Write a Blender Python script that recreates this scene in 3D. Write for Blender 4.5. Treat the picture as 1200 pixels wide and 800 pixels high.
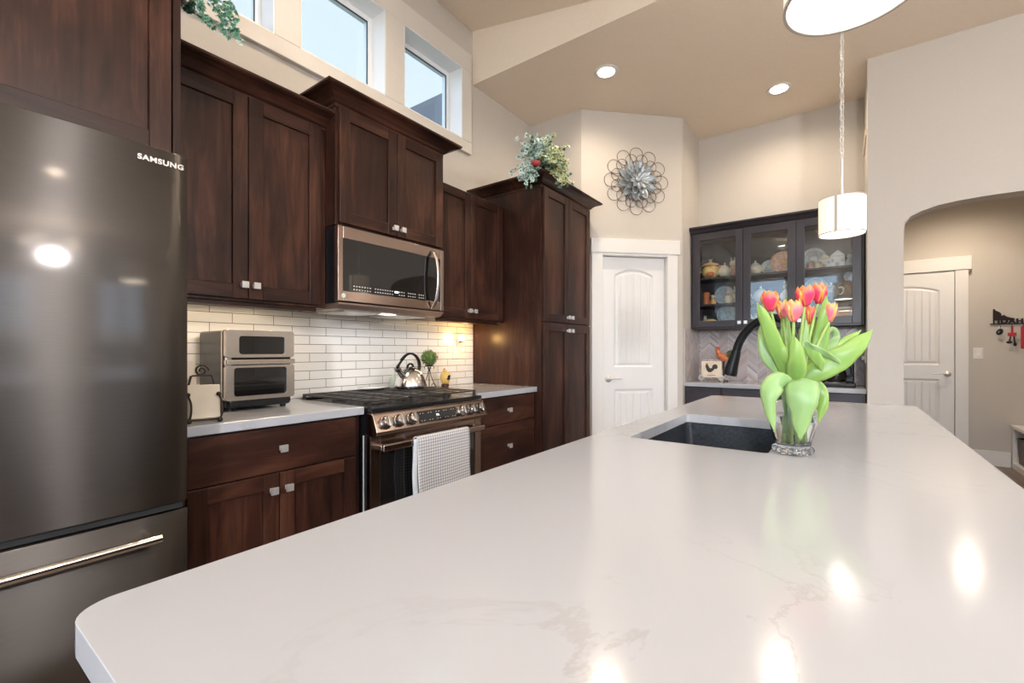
import bpy, bmesh, math, random
from math import sin, cos, pi, radians, sqrt
from mathutils import Vector, Matrix
SC = bpy.context.scene
COL = SC.collection
for o in list(bpy.data.objects): bpy.data.objects.remove(o)
random.seed(7)
# ------------------------------------------------------------------ camera
CAMZ = 1.164; FPX = 533.0
YAW = math.atan(390/533.0); SY, CY = sin(YAW), cos(YAW)
cd = bpy.data.cameras.new('camera'); cam = bpy.data.objects.new('camera', cd); COL.objects.link(cam)
cam.location = (0, 0, CAMZ); cam.rotation_euler = (pi/2, 0, YAW)
cd.sensor_width = 36; cd.lens = FPX/1200*36; cd.shift_y = 11/1200.0; cd.clip_start = .01; cd.clip_end = 200
SC.camera = cam
# ------------------------------------------------------------------ view, world, big lights
SC.view_settings.view_transform = 'Standard'; SC.view_settings.look = 'None'
SC.view_settings.gamma = 1; SC.view_settings.use_curve_mapping = False
EXPOSURE = 0.95
SC.view_settings.exposure = EXPOSURE
try:
    SC.cycles.use_denoising = True; SC.cycles.max_bounces = 10; SC.cycles.transparent_max_bounces = 16
    SC.cycles.caustics_refractive = True; SC.cycles.sample_clamp_indirect = 6
except Exception: pass
WORLD_STRENGTH = 2.7
CAN_W = 6.0; PEND_E = 5.0; CHAND_W = 120.0
w = bpy.data.worlds.new('world'); SC.world = w; w.use_nodes = True
nt = w.node_tree; bg = nt.nodes['Background']
tc = nt.nodes.new('ShaderNodeTexCoord'); sx = nt.nodes.new('ShaderNodeSeparateXYZ'); nt.links.new(tc.outputs['Generated'], sx.inputs[0])
rp = nt.nodes.new('ShaderNodeValToRGB'); nt.links.new(sx.outputs['Z'], rp.inputs[0]); nt.links.new(rp.outputs[0], bg.inputs[0])
e = rp.color_ramp.elements
e.new(.5); e.new(.6); e.new(.7)
for i_, (p_, c_) in enumerate([(0, (.40, .42, .41, 1)), (.03, (.70, .82, .96, 1)), (.25, (.62, .78, 1.0, 1)), (.42, (.185, .205, .22, 1)), (1, (.15, .18, .22, 1))]): e[i_].position = p_; e[i_].color = c_
bg.inputs[1].default_value = WORLD_STRENGTH
# ------------------------------------------------------------------ materials
MATS = {}
def nodes(name):
    m = bpy.data.materials.new(name); m.use_nodes = True
    t = m.node_tree; b = t.nodes['Principled BSDF']; MATS[name] = m
    return m, t, b
def N(t, kind, **kw):
    n = t.nodes.new('ShaderNode'+kind)
    for a, v in kw.items():
        if a in n.inputs: n.inputs[a].default_value = v
        else: setattr(n, a, v)
    return n
def noise(t, scale, detail=3, mapping=None, coord='Object', dist=0.0, rough=.5):
    c = N(t, 'TexCoord'); mp = N(t, 'Mapping'); t.links.new(c.outputs[coord], mp.inputs[0])
    if mapping: mp.inputs['Scale'].default_value = mapping
    n = N(t, 'TexNoise'); n.inputs['Scale'].default_value = scale; n.inputs['Detail'].default_value = detail
    n.inputs['Distortion'].default_value = dist; n.inputs['Roughness'].default_value = rough
    t.links.new(mp.outputs[0], n.inputs['Vector']); return n, mp
def ramp(t, src, stops):
    r = N(t, 'ValToRGB'); t.links.new(src, r.inputs[0]); el = r.color_ramp.elements
    while len(el) < len(stops): el.new(.5)
    for q, (p, c) in zip(el, stops): q.position = p; q.color = (*c, 1)
    return r
def bump(t, b, src, strength, dist=.002):
    bp = N(t, 'Bump'); bp.inputs['Strength'].default_value = strength; bp.inputs['Distance'].default_value = dist
    t.links.new(src, bp.inputs['Height']); t.links.new(bp.outputs[0], b.inputs['Normal']); return bp
def mat(name, col, rough=.5, metal=0., var=.06, scale=6., bmp=0., emit=None, estr=0., trans=0., ior=1.45, coat=0., sss=0., detail=3, stretch=None):
    m, t, b = nodes(name)
    n, mp = noise(t, scale, detail, stretch)
    lo = tuple(max(0, c*(1-var)) for c in col); hi = tuple(min(1, c*(1+var)) for c in col)
    r = ramp(t, n.outputs['Fac'], [(.3, lo), (.7, hi)]); t.links.new(r.outputs[0], b.inputs['Base Color'])
    b.inputs['Roughness'].default_value = rough; b.inputs['Metallic'].default_value = metal
    b.inputs['IOR'].default_value = ior; b.inputs['Transmission Weight'].default_value = trans
    b.inputs['Coat Weight'].default_value = coat
    if sss: b.inputs['Subsurface Weight'].default_value = sss; b.inputs['Subsurface Radius'].default_value = (.02, .02, .01)
    if bmp: bump(t, b, n.outputs['Fac'], bmp)
    if emit: b.inputs['Emission Color'].default_value = (*emit, 1); b.inputs['Emission Strength'].default_value = estr
    return m
def wood(name, cols, grain, rough=.3, spec=.28):
    m, t, b = nodes(name)
    s = (9, 9, .9) if grain == 'z' else (.9, 9, 9)
    n, mp = noise(t, 3.0, 6, s, dist=1.2, rough=.6)
    oi = N(t, 'ObjectInfo'); mul = N(t, 'Math', operation='MULTIPLY'); t.links.new(oi.outputs['Random'], mul.inputs[0]); mul.inputs[1].default_value = 17.0
    cb = N(t, 'CombineXYZ'); [t.links.new(mul.outputs[0], cb.inputs[i]) for i in range(3)]; t.links.new(cb.outputs[0], mp.inputs['Location'])
    n2, mp2 = noise(t, 2.2, 3, (1.6, 1.6, .7) if grain == 'z' else (.7, 1.6, 1.6), dist=.8); t.links.new(cb.outputs[0], mp2.inputs['Location'])
    mx = N(t, 'Math', operation='ADD'); h1 = N(t, 'Math', operation='MULTIPLY'); h1.inputs[1].default_value = .45
    h2 = N(t, 'Math', operation='MULTIPLY'); h2.inputs[1].default_value = .55
    t.links.new(n.outputs['Fac'], h1.inputs[0]); t.links.new(n2.outputs['Fac'], h2.inputs[0]); t.links.new(h1.outputs[0], mx.inputs[0]); t.links.new(h2.outputs[0], mx.inputs[1])
    r = ramp(t, mx.outputs[0], [(.33, cols[0]), (.5, cols[1]), (.68, cols[2])])
    t.links.new(r.outputs[0], b.inputs['Base Color'])
    rr = N(t, 'MapRange'); rr.inputs['To Min'].default_value = rough-.05; rr.inputs['To Max'].default_value = rough+.12
    t.links.new(n.outputs['Fac'], rr.inputs['Value']); t.links.new(rr.outputs[0], b.inputs['Roughness'])
    bump(t, b, n.outputs['Fac'], .08, .001); b.inputs['Specular IOR Level'].default_value = spec
    return m
ESP = [(.012, .0055, .0045), (.040, .0155, .0100), (.105, .041, .024)]
WV = wood('espresso_wood_vertical', ESP, 'z'); WH = wood('espresso_wood_horizontal', ESP, 'x')
CH = [(.020, .016, .020), (.034, .027, .033), (.052, .043, .050)]
NV = wood('charcoal_wood_vertical', CH, 'z', spec=.5); NH = wood('charcoal_wood_horizontal', CH, 'x', spec=.5)
def steel(name, col, rough, aniso=0., var=.05):
    m, t, b = nodes(name)
    n, mp = noise(t, 14, 2, (1, 1, 60)); r = ramp(t, n.outputs['Fac'], [(.3, tuple(c*(1-var) for c in col)), (.7, tuple(min(1, c*(1+var)) for c in col))])
    t.links.new(r.outputs[0], b.inputs['Base Color']); b.inputs['Metallic'].default_value = 1; b.inputs['Roughness'].default_value = rough
    if aniso:
        b.inputs['Anisotropic'].default_value = aniso
        tg = N(t, 'Tangent', direction_type='RADIAL', axis='Z'); t.links.new(tg.outputs[0], b.inputs['Tangent'])
        b.inputs['Anisotropic Rotation'].default_value = .25
    return m
FRS = steel('black_stainless', (.130, .119, .112), .40, 1.0)
_t = FRS.node_tree; _b = _t.nodes['Principled BSDF']; _g = N(_t, 'BsdfGlossy'); _g.inputs['Roughness'].default_value = .09; _g.inputs['Color'].default_value = (.130, .119, .112, 1)
_m = N(_t, 'MixShader'); _m.inputs[0].default_value = .2; _t.links.new(_b.outputs[0], _m.inputs[1]); _t.links.new(_g.outputs[0], _m.inputs[2]); _t.links.new(_m.outputs[0], _t.nodes['Material Output'].inputs[0])
FRH = steel('polished_handle_steel', (.72, .68, .62), .16)
BRS = steel('warm_brushed_steel', (.42, .32, .27), .22, .6)
STL = steel('brushed_steel', (.66, .60, .54), .25, .5)
NIK = steel('satin_nickel', (.80, .78, .75), .30); NIK.node_tree.nodes['Principled BSDF'].inputs['Metallic'].default_value = .7
KNB = steel('dark_knob_steel', (.42, .39, .37), .2)
CHR = mat('kettle_chrome', (.84, .82, .79), .17, 1., .02)
WALL = mat('wall_paint', (.575, .53, .475), .75, 0, .015, 60, .12, detail=4)
CEIL = mat('ceiling_paint', (.86, .75, .62), .8, 0, .015, 45, .25, detail=4)
TRIM = mat('white_trim_paint', (.80, .775, .74), .35, 0, .01)
DOORW = mat('white_door_paint', (.80, .785, .765), .32, 0, .01)
WINW = mat('white_vinyl', (.82, .83, .84), .35, 0, .01)
BLK = mat('black_enamel', (.012, .012, .014), .25)
IRON = mat('cast_iron', (.040, .035, .032), .34, 0, .3, 40, .2)
WIRE = mat('wrought_iron_wire', (.035, .025, .02), .4, .6)
BGL = mat('black_glass', (.010, .009, .009), .04, 0, .1, coat=.5)
GASK = mat('dark_gasket', (.05, .06, .07), .5)
WCER = mat('white_ceramic', (.80, .80, .78), .2)
OUTL = mat('outlet_plastic', (.80, .78, .74), .35)
CREAM = mat('cream_board', (.72, .62, .48), .6, 0, .12, 9)
LWOOD = mat('light_wood', (.52, .36, .20), .5, 0, .25, 5, stretch=(8, 8, 1))
SINKM = mat('black_granite_sink', (.020, .024, .03), .38, 0, .5, 90, .15)
FCT = mat('matte_black_metal', (.010, .011, .013), .28, .3)
STEM = mat('tulip_stem_green', (.30, .43, .12), .45, sss=.15)
GSTEM = mat('ivy_stem_brown', (.08, .06, .03), .6)
POT = mat('wicker_pot', (.09, .05, .03), .7, 0, .4, 60, .6)
GREYM = mat('galvanised_petal_metal', (.36, .40, .43), .42, .7, .25, 14, .1)
WIRE2 = mat('bronze_wire', (.14, .11, .085), .45, .8)
SHADE = mat('pendant_linen', (.85, .80, .72), .8, 0, .04, 60, emit=(1, .80, .58), estr=.36)
SHADER = mat('pendant_liner', (.50, .46, .42), .7)
LAMP = mat('lamp_diffuser', (1, 1, 1), .4, emit=(1, .93, .82), estr=PEND_E)
CANL = mat('can_light_lens', (1, 1, 1), .4, emit=(1, .90, .74), estr=14.)
NIGHTL = mat('night_light_glow', (1, .7, .3), .3, emit=(1, .60, .20), estr=2.2)
LED = mat('display_glow', (.1, .1, .1), .3, emit=(.8, .9, 1), estr=1.2)
MARK = mat('printed_marks', (.62, .62, .60), .4)
LOGO = mat('logo_silver', (.78, .76, .74), .25, .4)
BOX_MW = mat('microwave_grille', (.33, .24, .20), .35, .7)
SIDING = mat('neighbour_siding', (.85, .88, .90), .6, 0, .05, 4)
ROOFM = mat('neighbour_roof', (.12, .13, .15), .8, 0, .3, 30)
REDK = mat('red_lanyard', (.42, .02, .03), .5)
BLKS = mat('burnt_metal_sign', (.020, .009, .008), .5, .3)
WICK = mat('storage_basket_weave', (.20, .18, .18), .8, 0, .7, 90, .8)
DOWN = mat('dark_lining', (.02, .02, .02), .6)
OUTG = mat('lawn', (.20, .24, .14), .9, 0, .3, 2)
SOFA = mat('sofa_cloth', (.30, .27, .24), .9)
def glassy(name, tint=(1, 1, 1), refl=1.0):     # clear pane: Fresnel mix of clear and mirror
    m = bpy.data.materials.new(name); m.use_nodes = True; t = m.node_tree; t.nodes.clear(); MATS[name] = m
    o = N(t, 'OutputMaterial'); mx = N(t, 'MixShader'); tr = N(t, 'BsdfTransparent'); gl = N(t, 'BsdfGlossy'); fr = N(t, 'Fresnel')
    tr.inputs[0].default_value = (*tint, 1); gl.inputs['Roughness'].default_value = .01; fr.inputs[0].default_value = 1.45
    ge = N(t, 'NewGeometry'); io = N(t, 'MapRange'); io.inputs['To Min'].default_value = 1.45; io.inputs['To Max'].default_value = 1/1.45
    t.links.new(ge.outputs['Backfacing'], io.inputs['Value']); t.links.new(io.outputs[0], fr.inputs[0])
    mu = N(t, 'Math', operation='MULTIPLY'); mu.inputs[1].default_value = refl; t.links.new(fr.outputs[0], mu.inputs[0])
    t.links.new(mu.outputs[0], mx.inputs[0]); t.links.new(tr.outputs[0], mx.inputs[1]); t.links.new(gl.outputs[0], mx.inputs[2]); t.links.new(mx.outputs[0], o.inputs[0])
    return m
PANE = glassy('window_glass', (.93, .97, 1.0)); CABG = glassy('cabinet_glass', (.95, .97, .97), 1.6)
VGL = mat('vase_glass', (.97, .98, .98), .02, 0, 0, trans=1., ior=1.45)
WATER = mat('vase_water', (.95, .98, .96), .0, 0, 0, trans=1., ior=1.33)
def m_quartz():
    m, t, b = nodes('white_quartz')
    n, mp = noise(t, 1.3, 8, None, dist=1.6, rough=.65)
    r = ramp(t, n.outputs['Fac'], [(0, (.452, .46, .485)), (.488, (.452, .46, .485)), (.4985, (.385, .38, .385)), (.509, (.452, .46, .485))])
    n2, _ = noise(t, .9, 3); r2 = ramp(t, n2.outputs['Fac'], [(.45, (1, 1, 1)), (.6, (0, 0, 0))])
    mx = N(t, 'MixRGB'); t.links.new(r2.outputs[0], mx.inputs[0]); t.links.new(r.outputs[0], mx.inputs[1]); mx.inputs[2].default_value = (.452, .46, .485, 1)
    t.links.new(mx.outputs[0], b.inputs['Base Color']); b.inputs['Roughness'].default_value = .14
    return m
QTZ = m_quartz()
def m_tile():
    m, t, b = nodes('subway_tile')
    c = N(t, 'TexCoord'); s = N(t, 'SeparateXYZ'); t.links.new(c.outputs['Object'], s.inputs[0])
    ay = N(t, 'Math', operation='ADD'); ay.inputs[1].default_value = -1.432+.192*20; t.links.new(s.outputs['Y'], ay.inputs[0])
    az = N(t, 'Math', operation='ADD'); az.inputs[1].default_value = -.914+.0475*10; t.links.new(s.outputs['Z'], az.inputs[0])
    cb = N(t, 'CombineXYZ'); t.links.new(ay.outputs[0], cb.inputs[0]); t.links.new(az.outputs[0], cb.inputs[1])
    br = N(t, 'TexBrick'); t.links.new(cb.outputs[0], br.inputs['Vector'])
    br.inputs['Scale'].default_value = 1; br.inputs['Brick Width'].default_value = .192; br.inputs['Row Height'].default_value = .0475
    br.inputs['Mortar Size'].default_value = .0014; br.inputs['Mortar Smooth'].default_value = .1; br.offset = .5
    br.inputs['Color1'].default_value = (.82, .80, .76, 1); br.inputs['Color2'].default_value = (.88, .86, .82, 1); br.inputs['Mortar'].default_value = (.13, .11, .10, 1)
    t.links.new(br.outputs['Color'], b.inputs['Base Color']); b.inputs['Roughness'].default_value = .16
    iv = N(t, 'Math', operation='SUBTRACT'); iv.inputs[0].default_value = 1; t.links.new(br.outputs['Fac'], iv.inputs[1]); bump(t, b, iv.outputs[0], .6, .002)
    return m
TILE = m_tile()
def m_chev(ax, name):
    m, t, b = nodes(name)
    c = N(t, 'TexCoord'); s = N(t, 'SeparateXYZ'); t.links.new(c.outputs['Object'], s.inputs[0])
    def M(op, a, bv):
        n = N(t, 'Math', operation=op)
        for i, v in enumerate((a, bv)):
            if v is None: continue
            if isinstance(v, (int, float)): n.inputs[i].default_value = v
            else: t.links.new(v, n.inputs[i])
        return n.outputs[0]
    u = M('DIVIDE', M('ADD', s.outputs[ax], 20.0), .082)
    col = M('FLOOR', u, None); fr = M('FRACT', u, None); par = M('MODULO', col, 2.0)
    sgn = M('SUBTRACT', M('MULTIPLY', par, 2.0), 1.0)
    off = M('MULTIPLY', M('MULTIPLY', M('SUBTRACT', fr, .5), sgn), .082*.9)
    v = M('DIVIDE', M('ADD', s.outputs['Z'], off), .021)
    row = M('FLOOR', v, None); fv = M('FRACT', v, None)
    cb = N(t, 'CombineXYZ'); t.links.new(row, cb.inputs[0]); t.links.new(col, cb.inputs[1])
    wn = N(t, 'TexWhiteNoise', noise_dimensions='3D'); t.links.new(cb.outputs[0], wn.inputs['Vector'])
    r = ramp(t, wn.outputs['Value'], [(0, (.30, .22, .20)), (.25, (.40, .35, .34)), (.5, (.50, .44, .42)), (.75, (.42, .31, .28)), (1, (.60, .56, .54))])
    g1 = M('LESS_THAN', fv, .11); g2 = M('LESS_THAN', fr, .03); g = M('MAXIMUM', g1, g2)
    mx = N(t, 'MixRGB'); t.links.new(g, mx.inputs[0]); t.links.new(r.outputs[0], mx.inputs[1]); mx.inputs[2].default_value = (.56, .52, .49, 1)
    t.links.new(mx.outputs[0], b.inputs['Base Color']); b.inputs['Roughness'].default_value = .28
    return m
CHEV = m_chev('X', 'chevron_tile'); CHEVY = m_chev('Y', 'chevron_tile_side')
def m_floor():
    m, t, b = nodes('wood_plank_floor')
    c = N(t, 'TexCoord'); br = N(t, 'TexBrick'); mp = N(t, 'Mapping'); mp.inputs['Rotation'].default_value = (0, 0, pi/2)
    t.links.new(c.outputs['Object'], mp.inputs[0]); t.links.new(mp.outputs[0], br.inputs['Vector'])
    br.inputs['Scale'].default_value = 1; br.inputs['Brick Width'].default_value = 1.4; br.inputs['Row Height'].default_value = .14; br.inputs['Mortar Size'].default_value = .002
    br.inputs['Color1'].default_value = (.14, .10, .08, 1); br.inputs['Color2'].default_value = (.23, .17, .14, 1); br.inputs['Mortar'].default_value = (.03, .02, .02, 1)
    t.links.new(br.outputs['Color'], b.inputs['Base Color']); b.inputs['Roughness'].default_value = .4
    return m
FLOORM = m_floor()
def m_towel():
    m, t, b = nodes('towel_weave')
    c = N(t, 'TexCoord'); mp = N(t, 'Mapping'); t.links.new(c.outputs['UV'], mp.inputs[0]); mp.inputs['Rotation'].default_value = (0, 0, pi/4); mp.inputs['Scale'].default_value = (34, 64, 1)
    ck = N(t, 'TexChecker'); t.links.new(mp.outputs[0], ck.inputs[0]); ck.inputs['Scale'].default_value = 1
    ck.inputs[1].default_value = (.74, .72, .71, 1); ck.inputs[2].default_value = (.36, .36, .39, 1)
    t.links.new(ck.outputs[0], b.inputs['Base Color']); b.inputs['Roughness'].default_value = .9
    return m
TOWEL = m_towel(); TOWELB = mat('towel_back_cloth', (.62, .66, .70), .9)
def m_uvmix(name, a, bcol, ccol, edge0=.45, edge1=.95, rough=.45, sss=.1, stripes=0):
    # pigment varies across (u) and along (v) the petal or leaf
    m, t, b = nodes(name)
    c = N(t, 'TexCoord'); s = N(t, 'SeparateXYZ'); t.links.new(c.outputs['UV'], s.inputs[0])
    d = N(t, 'Math', operation='SUBTRACT'); t.links.new(s.outputs['X'], d.inputs[0]); d.inputs[1].default_value = .5
    ab = N(t, 'Math', operation='ABSOLUTE'); t.links.new(d.outputs[0], ab.inputs[0]); m2 = N(t, 'Math', operation='MULTIPLY'); t.links.new(ab.outputs[0], m2.inputs[0]); m2.inputs[1].default_value = 2
    nz, mp = noise(t, 5, 4, (9, 1.2, 1), coord='UV'); na = N(t, 'Math', operation='MULTIPLY_ADD'); t.links.new(nz.outputs['Fac'], na.inputs[0]); na.inputs[1].default_value = .6; t.links.new(m2.outputs[0], na.inputs[2])
    mr = N(t, 'MapRange'); mr.inputs['From Min'].default_value = edge0+.3; mr.inputs['From Max'].default_value = edge1+.3; t.links.new(na.outputs[0], mr.inputs['Value'])
    mx = N(t, 'MixRGB'); t.links.new(mr.outputs[0], mx.inputs[0]); mx.inputs[1].default_value = (*a, 1); mx.inputs[2].default_value = (*bcol, 1)
    mv = N(t, 'MapRange'); mv.inputs['From Min'].default_value = .55; mv.inputs['From Max'].default_value = 1.0; mv.inputs['To Max'].default_value = .85; t.links.new(s.outputs['Y'], mv.inputs['Value'])
    mx2 = N(t, 'MixRGB'); t.links.new(mv.outputs[0], mx2.inputs[0]); t.links.new(mx.outputs[0], mx2.inputs[1]); mx2.inputs[2].default_value = (*ccol, 1)
    t.links.new(mx2.outputs[0], b.inputs['Base Color']); b.inputs['Roughness'].default_value = rough
    if sss: b.inputs['Subsurface Weight'].default_value = sss; b.inputs['Subsurface Radius'].default_value = (.02, .015, .01)
    return m
PETR = m_uvmix('tulip_petal_red', (.76, .045, .13), (.93, .46, .06), (.93, .36, .05), .62, 1.0)
PETP = m_uvmix('tulip_petal_pink', (.80, .17, .22), (.93, .56, .12), (.93, .54, .10), .6, 1.0)
LEAFM = m_uvmix('tulip_leaf', (.20, .36, .075), (.31, .47, .11), (.28, .44, .10), .5, 1.1, .38, .12)
LEAFD = m_uvmix('tulip_leaf_pale', (.23, .39, .15), (.33, .48, .18), (.30, .46, .15), .5, 1.1, .42, .12)
IVYB = m_uvmix('ivy_leaf_blue_green', (.10, .26, .24), (.62, .74, .70), (.35, .55, .55), .35, .8, .5, 0)
IVYG = m_uvmix('ivy_leaf_yellow_green', (.17, .27, .08), (.68, .70, .42), (.45, .52, .25), .35, .8, .5, 0)
IVYD = m_uvmix('ivy_leaf_deep_green', (.03, .13, .07), (.22, .42, .30), (.06, .18, .12), .6, 1.1, .4, 0)
MOSS = mat('topiary_leaves', (.10, .17, .04), .7, 0, .5, 40, .6)
# ------------------------------------------------------------------ mesh helpers
class MB:
    def __init__(s, mtx=None): s.bm = bmesh.new(); s.M = mtx or Matrix.Identity(4); s.uv = None
    def v(s, p): return s.bm.verts.new(s.M @ Vector(p))
    def face(s, vs, m=0, smooth=False):
        try: f = s.bm.faces.new(vs)
        except ValueError: return None
        f.material_index = m; f.smooth = smooth; return f
    def box(s, x0, x1, y0, y1, z0, z1, m=0):
        p = [s.v((x, y, z)) for z in (z0, z1) for x, y in ((x0, y0), (x1, y0), (x1, y1), (x0, y1))]
        for q in ((3, 2, 1, 0), (4, 5, 6, 7), (0, 1, 5, 4), (1, 2, 6, 5), (2, 3, 7, 6), (3, 0, 4, 7)): s.face([p[i] for i in q], m)
    def hexa(s, pts, m=0):
        p = [s.v(q) for q in pts]
        for q in ((3, 2, 1, 0), (4, 5, 6, 7), (0, 1, 5, 4), (1, 2, 6, 5), (2, 3, 7, 6), (3, 0, 4, 7)): s.face([p[i] for i in q], m)
    def tube(s, pts, r, seg=10, closed=False, m=0, cap=True, flat=1.0):
        pts = [Vector(p) for p in pts]; n = len(pts); R = r if isinstance(r, (list, tuple)) else [r]*n
        tang = []
        for i in range(n):
            a = pts[(i-1) % n] if (closed or i > 0) else pts[i]; b = pts[(i+1) % n] if (closed or i < n-1) else pts[i]
            tang.append((b-a).normalized() if (b-a).length > 1e-9 else Vector((0, 0, 1)))
        up = Vector((0, 0, 1)) if abs(tang[0].z) < .9 else Vector((1, 0, 0))
        nrm = tang[0].cross(up).normalized(); rings = []
        for i in range(n):
            if i > 0:
                ax = tang[i-1].cross(tang[i])
                if ax.length > 1e-7: nrm = Matrix.Rotation(tang[i-1].angle(tang[i]), 3, ax.normalized()) @ nrm
            bn = tang[i].cross(nrm).normalized()
            rings.append([s.v(pts[i]+(nrm*cos(2*pi*k/seg)+bn*sin(2*pi*k/seg)*flat)*R[i]) for k in range(seg)])
        for i in range(n if closed else n-1):
            a, b = rings[i], rings[(i+1) % n]
            for k in range(seg): s.face([a[k], a[(k+1) % seg], b[(k+1) % seg], b[k]], m, True)
        if cap and not closed:
            for rg in (rings[0], rings[-1]): s.face([s.bm.verts.new(q.co) for q in rg], m)
        return s
    def cyl(s, p0, p1, r0, r1=None, seg=20, m=0): return s.tube([p0, p1], [r0, r0 if r1 is None else r1], seg, m=m)
    def lathe(s, prof, c=(0, 0, 0), seg=28, m=0, sx=1, sy=1):
        rings = []
        for r, z in prof:
            if r < 1e-6: rings.append([s.v((c[0], c[1], c[2]+z))])
            else: rings.append([s.v((c[0]+r*sx*cos(2*pi*k/seg), c[1]+r*sy*sin(2*pi*k/seg), c[2]+z)) for k in range(seg)])
        for a, b in zip(rings, rings[1:]):
            for k in range(seg):
                k2 = (k+1) % seg
                q = [a[k % len(a)], a[k2 % len(a)], b[k2 % len(b)], b[k % len(b)]]
                u = []; [u.append(x) for x in q if x not in u]
                if len(u) >= 3: s.face(u, m, True)
        return s
    def ball(s, c, r, m=0, seg=16, rows=10):
        rx, ry, rz = r if isinstance(r, (tuple, list)) else (r, r, r)
        prof = [(sin(pi*i/rows), -rz*cos(pi*i/rows)) for i in range(rows+1)]
        prof[0] = (0, -rz); prof[-1] = (0, rz)
        return s.lathe([(a, z) for a, z in prof], c, seg, m, rx, ry)
    def prism(s, pts, f0, f1, m=0, holes=(), tri=False):
        """outline pts (2D), f0/f1 map (a,b)->3D for the two sides"""
        loops = [pts]+list(holes); A = [[s.v(f0(*p)) for p in L] for L in loops]; B = [[s.v(f1(*p)) for p in L] for L in loops]
        for side in (A, B):
            if not holes and not tri: s.face(side[0], m)
            else:
                es = []
                for L in side:
                    for i in range(len(L)): es.append(s.bm.edges.new((L[i], L[(i+1) % len(L)])))
                g = bmesh.ops.triangle_fill(s.bm, use_beauty=True, use_dissolve=False, edges=es)
                for el in g['geom']:
                    if isinstance(el, bmesh.types.BMFace): el.material_index = m
        for a, b in zip(A, B):
            for i in range(len(a)):
                j = (i+1) % len(a); s.face([a[i], a[j], b[j], b[i]], m)
        return s
    def surf(s, fn, nu, nv, m=0, smooth=True, closed=False):
        if s.uv is None: s.uv = s.bm.loops.layers.uv.new('UVMap')
        g = [[s.v(fn(i/nu, j/nv)) for i in range(nu+1 if not closed else nu)] for j in range(nv+1)]
        for j in range(nv):
            for i in range(nu):
                i2 = (i+1) % nu if closed else i+1
                f = s.face([g[j][i], g[j][i2], g[j+1][i2], g[j+1][i]], m, smooth)
                if f:
                    for l, (a, b) in zip(f.loops, ((i, j), (i+1, j), (i+1, j+1), (i, j+1))): l[s.uv].uv = (a/nu, b/nv)
        return s
    def done(s, name, mats, parent=None, bevel=0, solid=0, recalc=True, seg=2, loc=None):
        if recalc: bmesh.ops.recalc_face_normals(s.bm, faces=s.bm.faces)
        me = bpy.data.meshes.new(name); s.bm.to_mesh(me); s.bm.free()
        for m in (mats if isinstance(mats, (list, tuple)) else [mats]): me.materials.append(m)
        o = bpy.data.objects.new(name, me); COL.objects.link(o)
        if parent: o.parent = parent
        if loc: o.location = loc
        if solid:
            q = o.modifiers.new('solid', 'SOLIDIFY'); q.thickness = solid; q.offset = 0
        if bevel:
            q = o.modifiers.new('bevel', 'BEVEL'); q.width = bevel; q.segments = seg; q.limit_method = 'ANGLE'; q.angle_limit = radians(35)
        return o
def thing(name, label, cat, loc=(0, 0, 0), rz=0, group=None):
    o = bpy.data.objects.new(name, None); o.empty_display_size = .05; COL.objects.link(o); o.location = loc; o.rotation_euler = (0, 0, rz)
    return tag(o, label, cat, group)
def tag(o, label, cat, group=None, kind=None):
    o['label'] = label; o['category'] = cat
    if group: o['group'] = group
    if kind: o['kind'] = kind
    return o
def struct(o): o['kind'] = 'structure'; return o
def text_part(name, s, size, mtx, m, parent, ext=.0006, sx_=1.0, bold=.0, spacing=1.0):
    c = bpy.data.curves.new(name, 'FONT'); c.body = s; c.size = size; c.extrude = ext; c.offset = bold; c.align_x = 'CENTER'; c.align_y = 'CENTER'; c.space_character = spacing
    t = bpy.data.objects.new(name, c); COL.objects.link(t); bpy.context.view_layer.update()
    me = bpy.data.meshes.new_from_object(t.evaluated_get(bpy.context.evaluated_depsgraph_get())); bpy.data.objects.remove(t)
    me.transform(mtx @ Matrix.Diagonal((sx_, 1, 1, 1))); me.materials.clear(); me.materials.append(m)
    o = bpy.data.objects.new(name, me); COL.objects.link(o); o.parent = parent; return o
def lamp_light(name, kind, loc, energy, col, parent=None, size=.1, rot=None, blend=.6, spot=150):
    l = bpy.data.lights.new(name, kind); l.energy = energy; l.color = col
    if kind == 'POINT': l.shadow_soft_size = size
    if kind == 'AREA': l.shape = 'DISK'; l.size = size
    if kind == 'SPOT': l.shadow_soft_size = size; l.spot_size = radians(spot); l.spot_blend = blend
    o = bpy.data.objects.new(name, l); o.location = loc; COL.objects.link(o)
    if rot: o.rotation_euler = rot
    if parent: o.parent = parent
    return o
def W3(px, py, d):   # point seen at image position (px,py) at depth d in front of the camera
    r = (px-600)/FPX*d; u = (411-py)/FPX*d
    return Vector((r*CY-d*SY, r*SY+d*CY, u+CAMZ))
RUN = pi/2      # left-wall run: local x -> world +y, local -y (front) -> world +x
# ------------------------------------------------------------------ room shell
XW = -2.34; ZC = 3.235; YA = 3.49; P0 = (-1.82, 3.49); NL = -1.16; NYF = 4.15; NYB = 4.70; NR = .13; AY = 4.10; YS = 2.68
WINS = [(-.10, .44), (.60, 1.14), (1.277, 1.824), (1.973, 2.529)]; WZ0, WZ1 = 2.755, 3.29
def wall_holes(b, x0, x1, ya, yb, z0, z1, holes, hz0, hz1):
    b.box(x0, x1, ya, yb, z0, hz0); b.box(x0, x1, ya, yb, hz1, z1); y = ya
    for a, c in holes: b.box(x0, x1, y, a, hz0, hz1); y = c
    b.box(x0, x1, y, yb, hz0, hz1)
b = MB(); wall_holes(b, XW-.17, XW, -4.0, YA+.12, 0, 3.85, WINS, WZ0, WZ1); struct(b.done('wall_left', WALL))
b = MB(); b.box(XW, P0[0], YA, YA+.12, 0, ZC); struct(b.done('wall_alcove', WALL))
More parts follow.
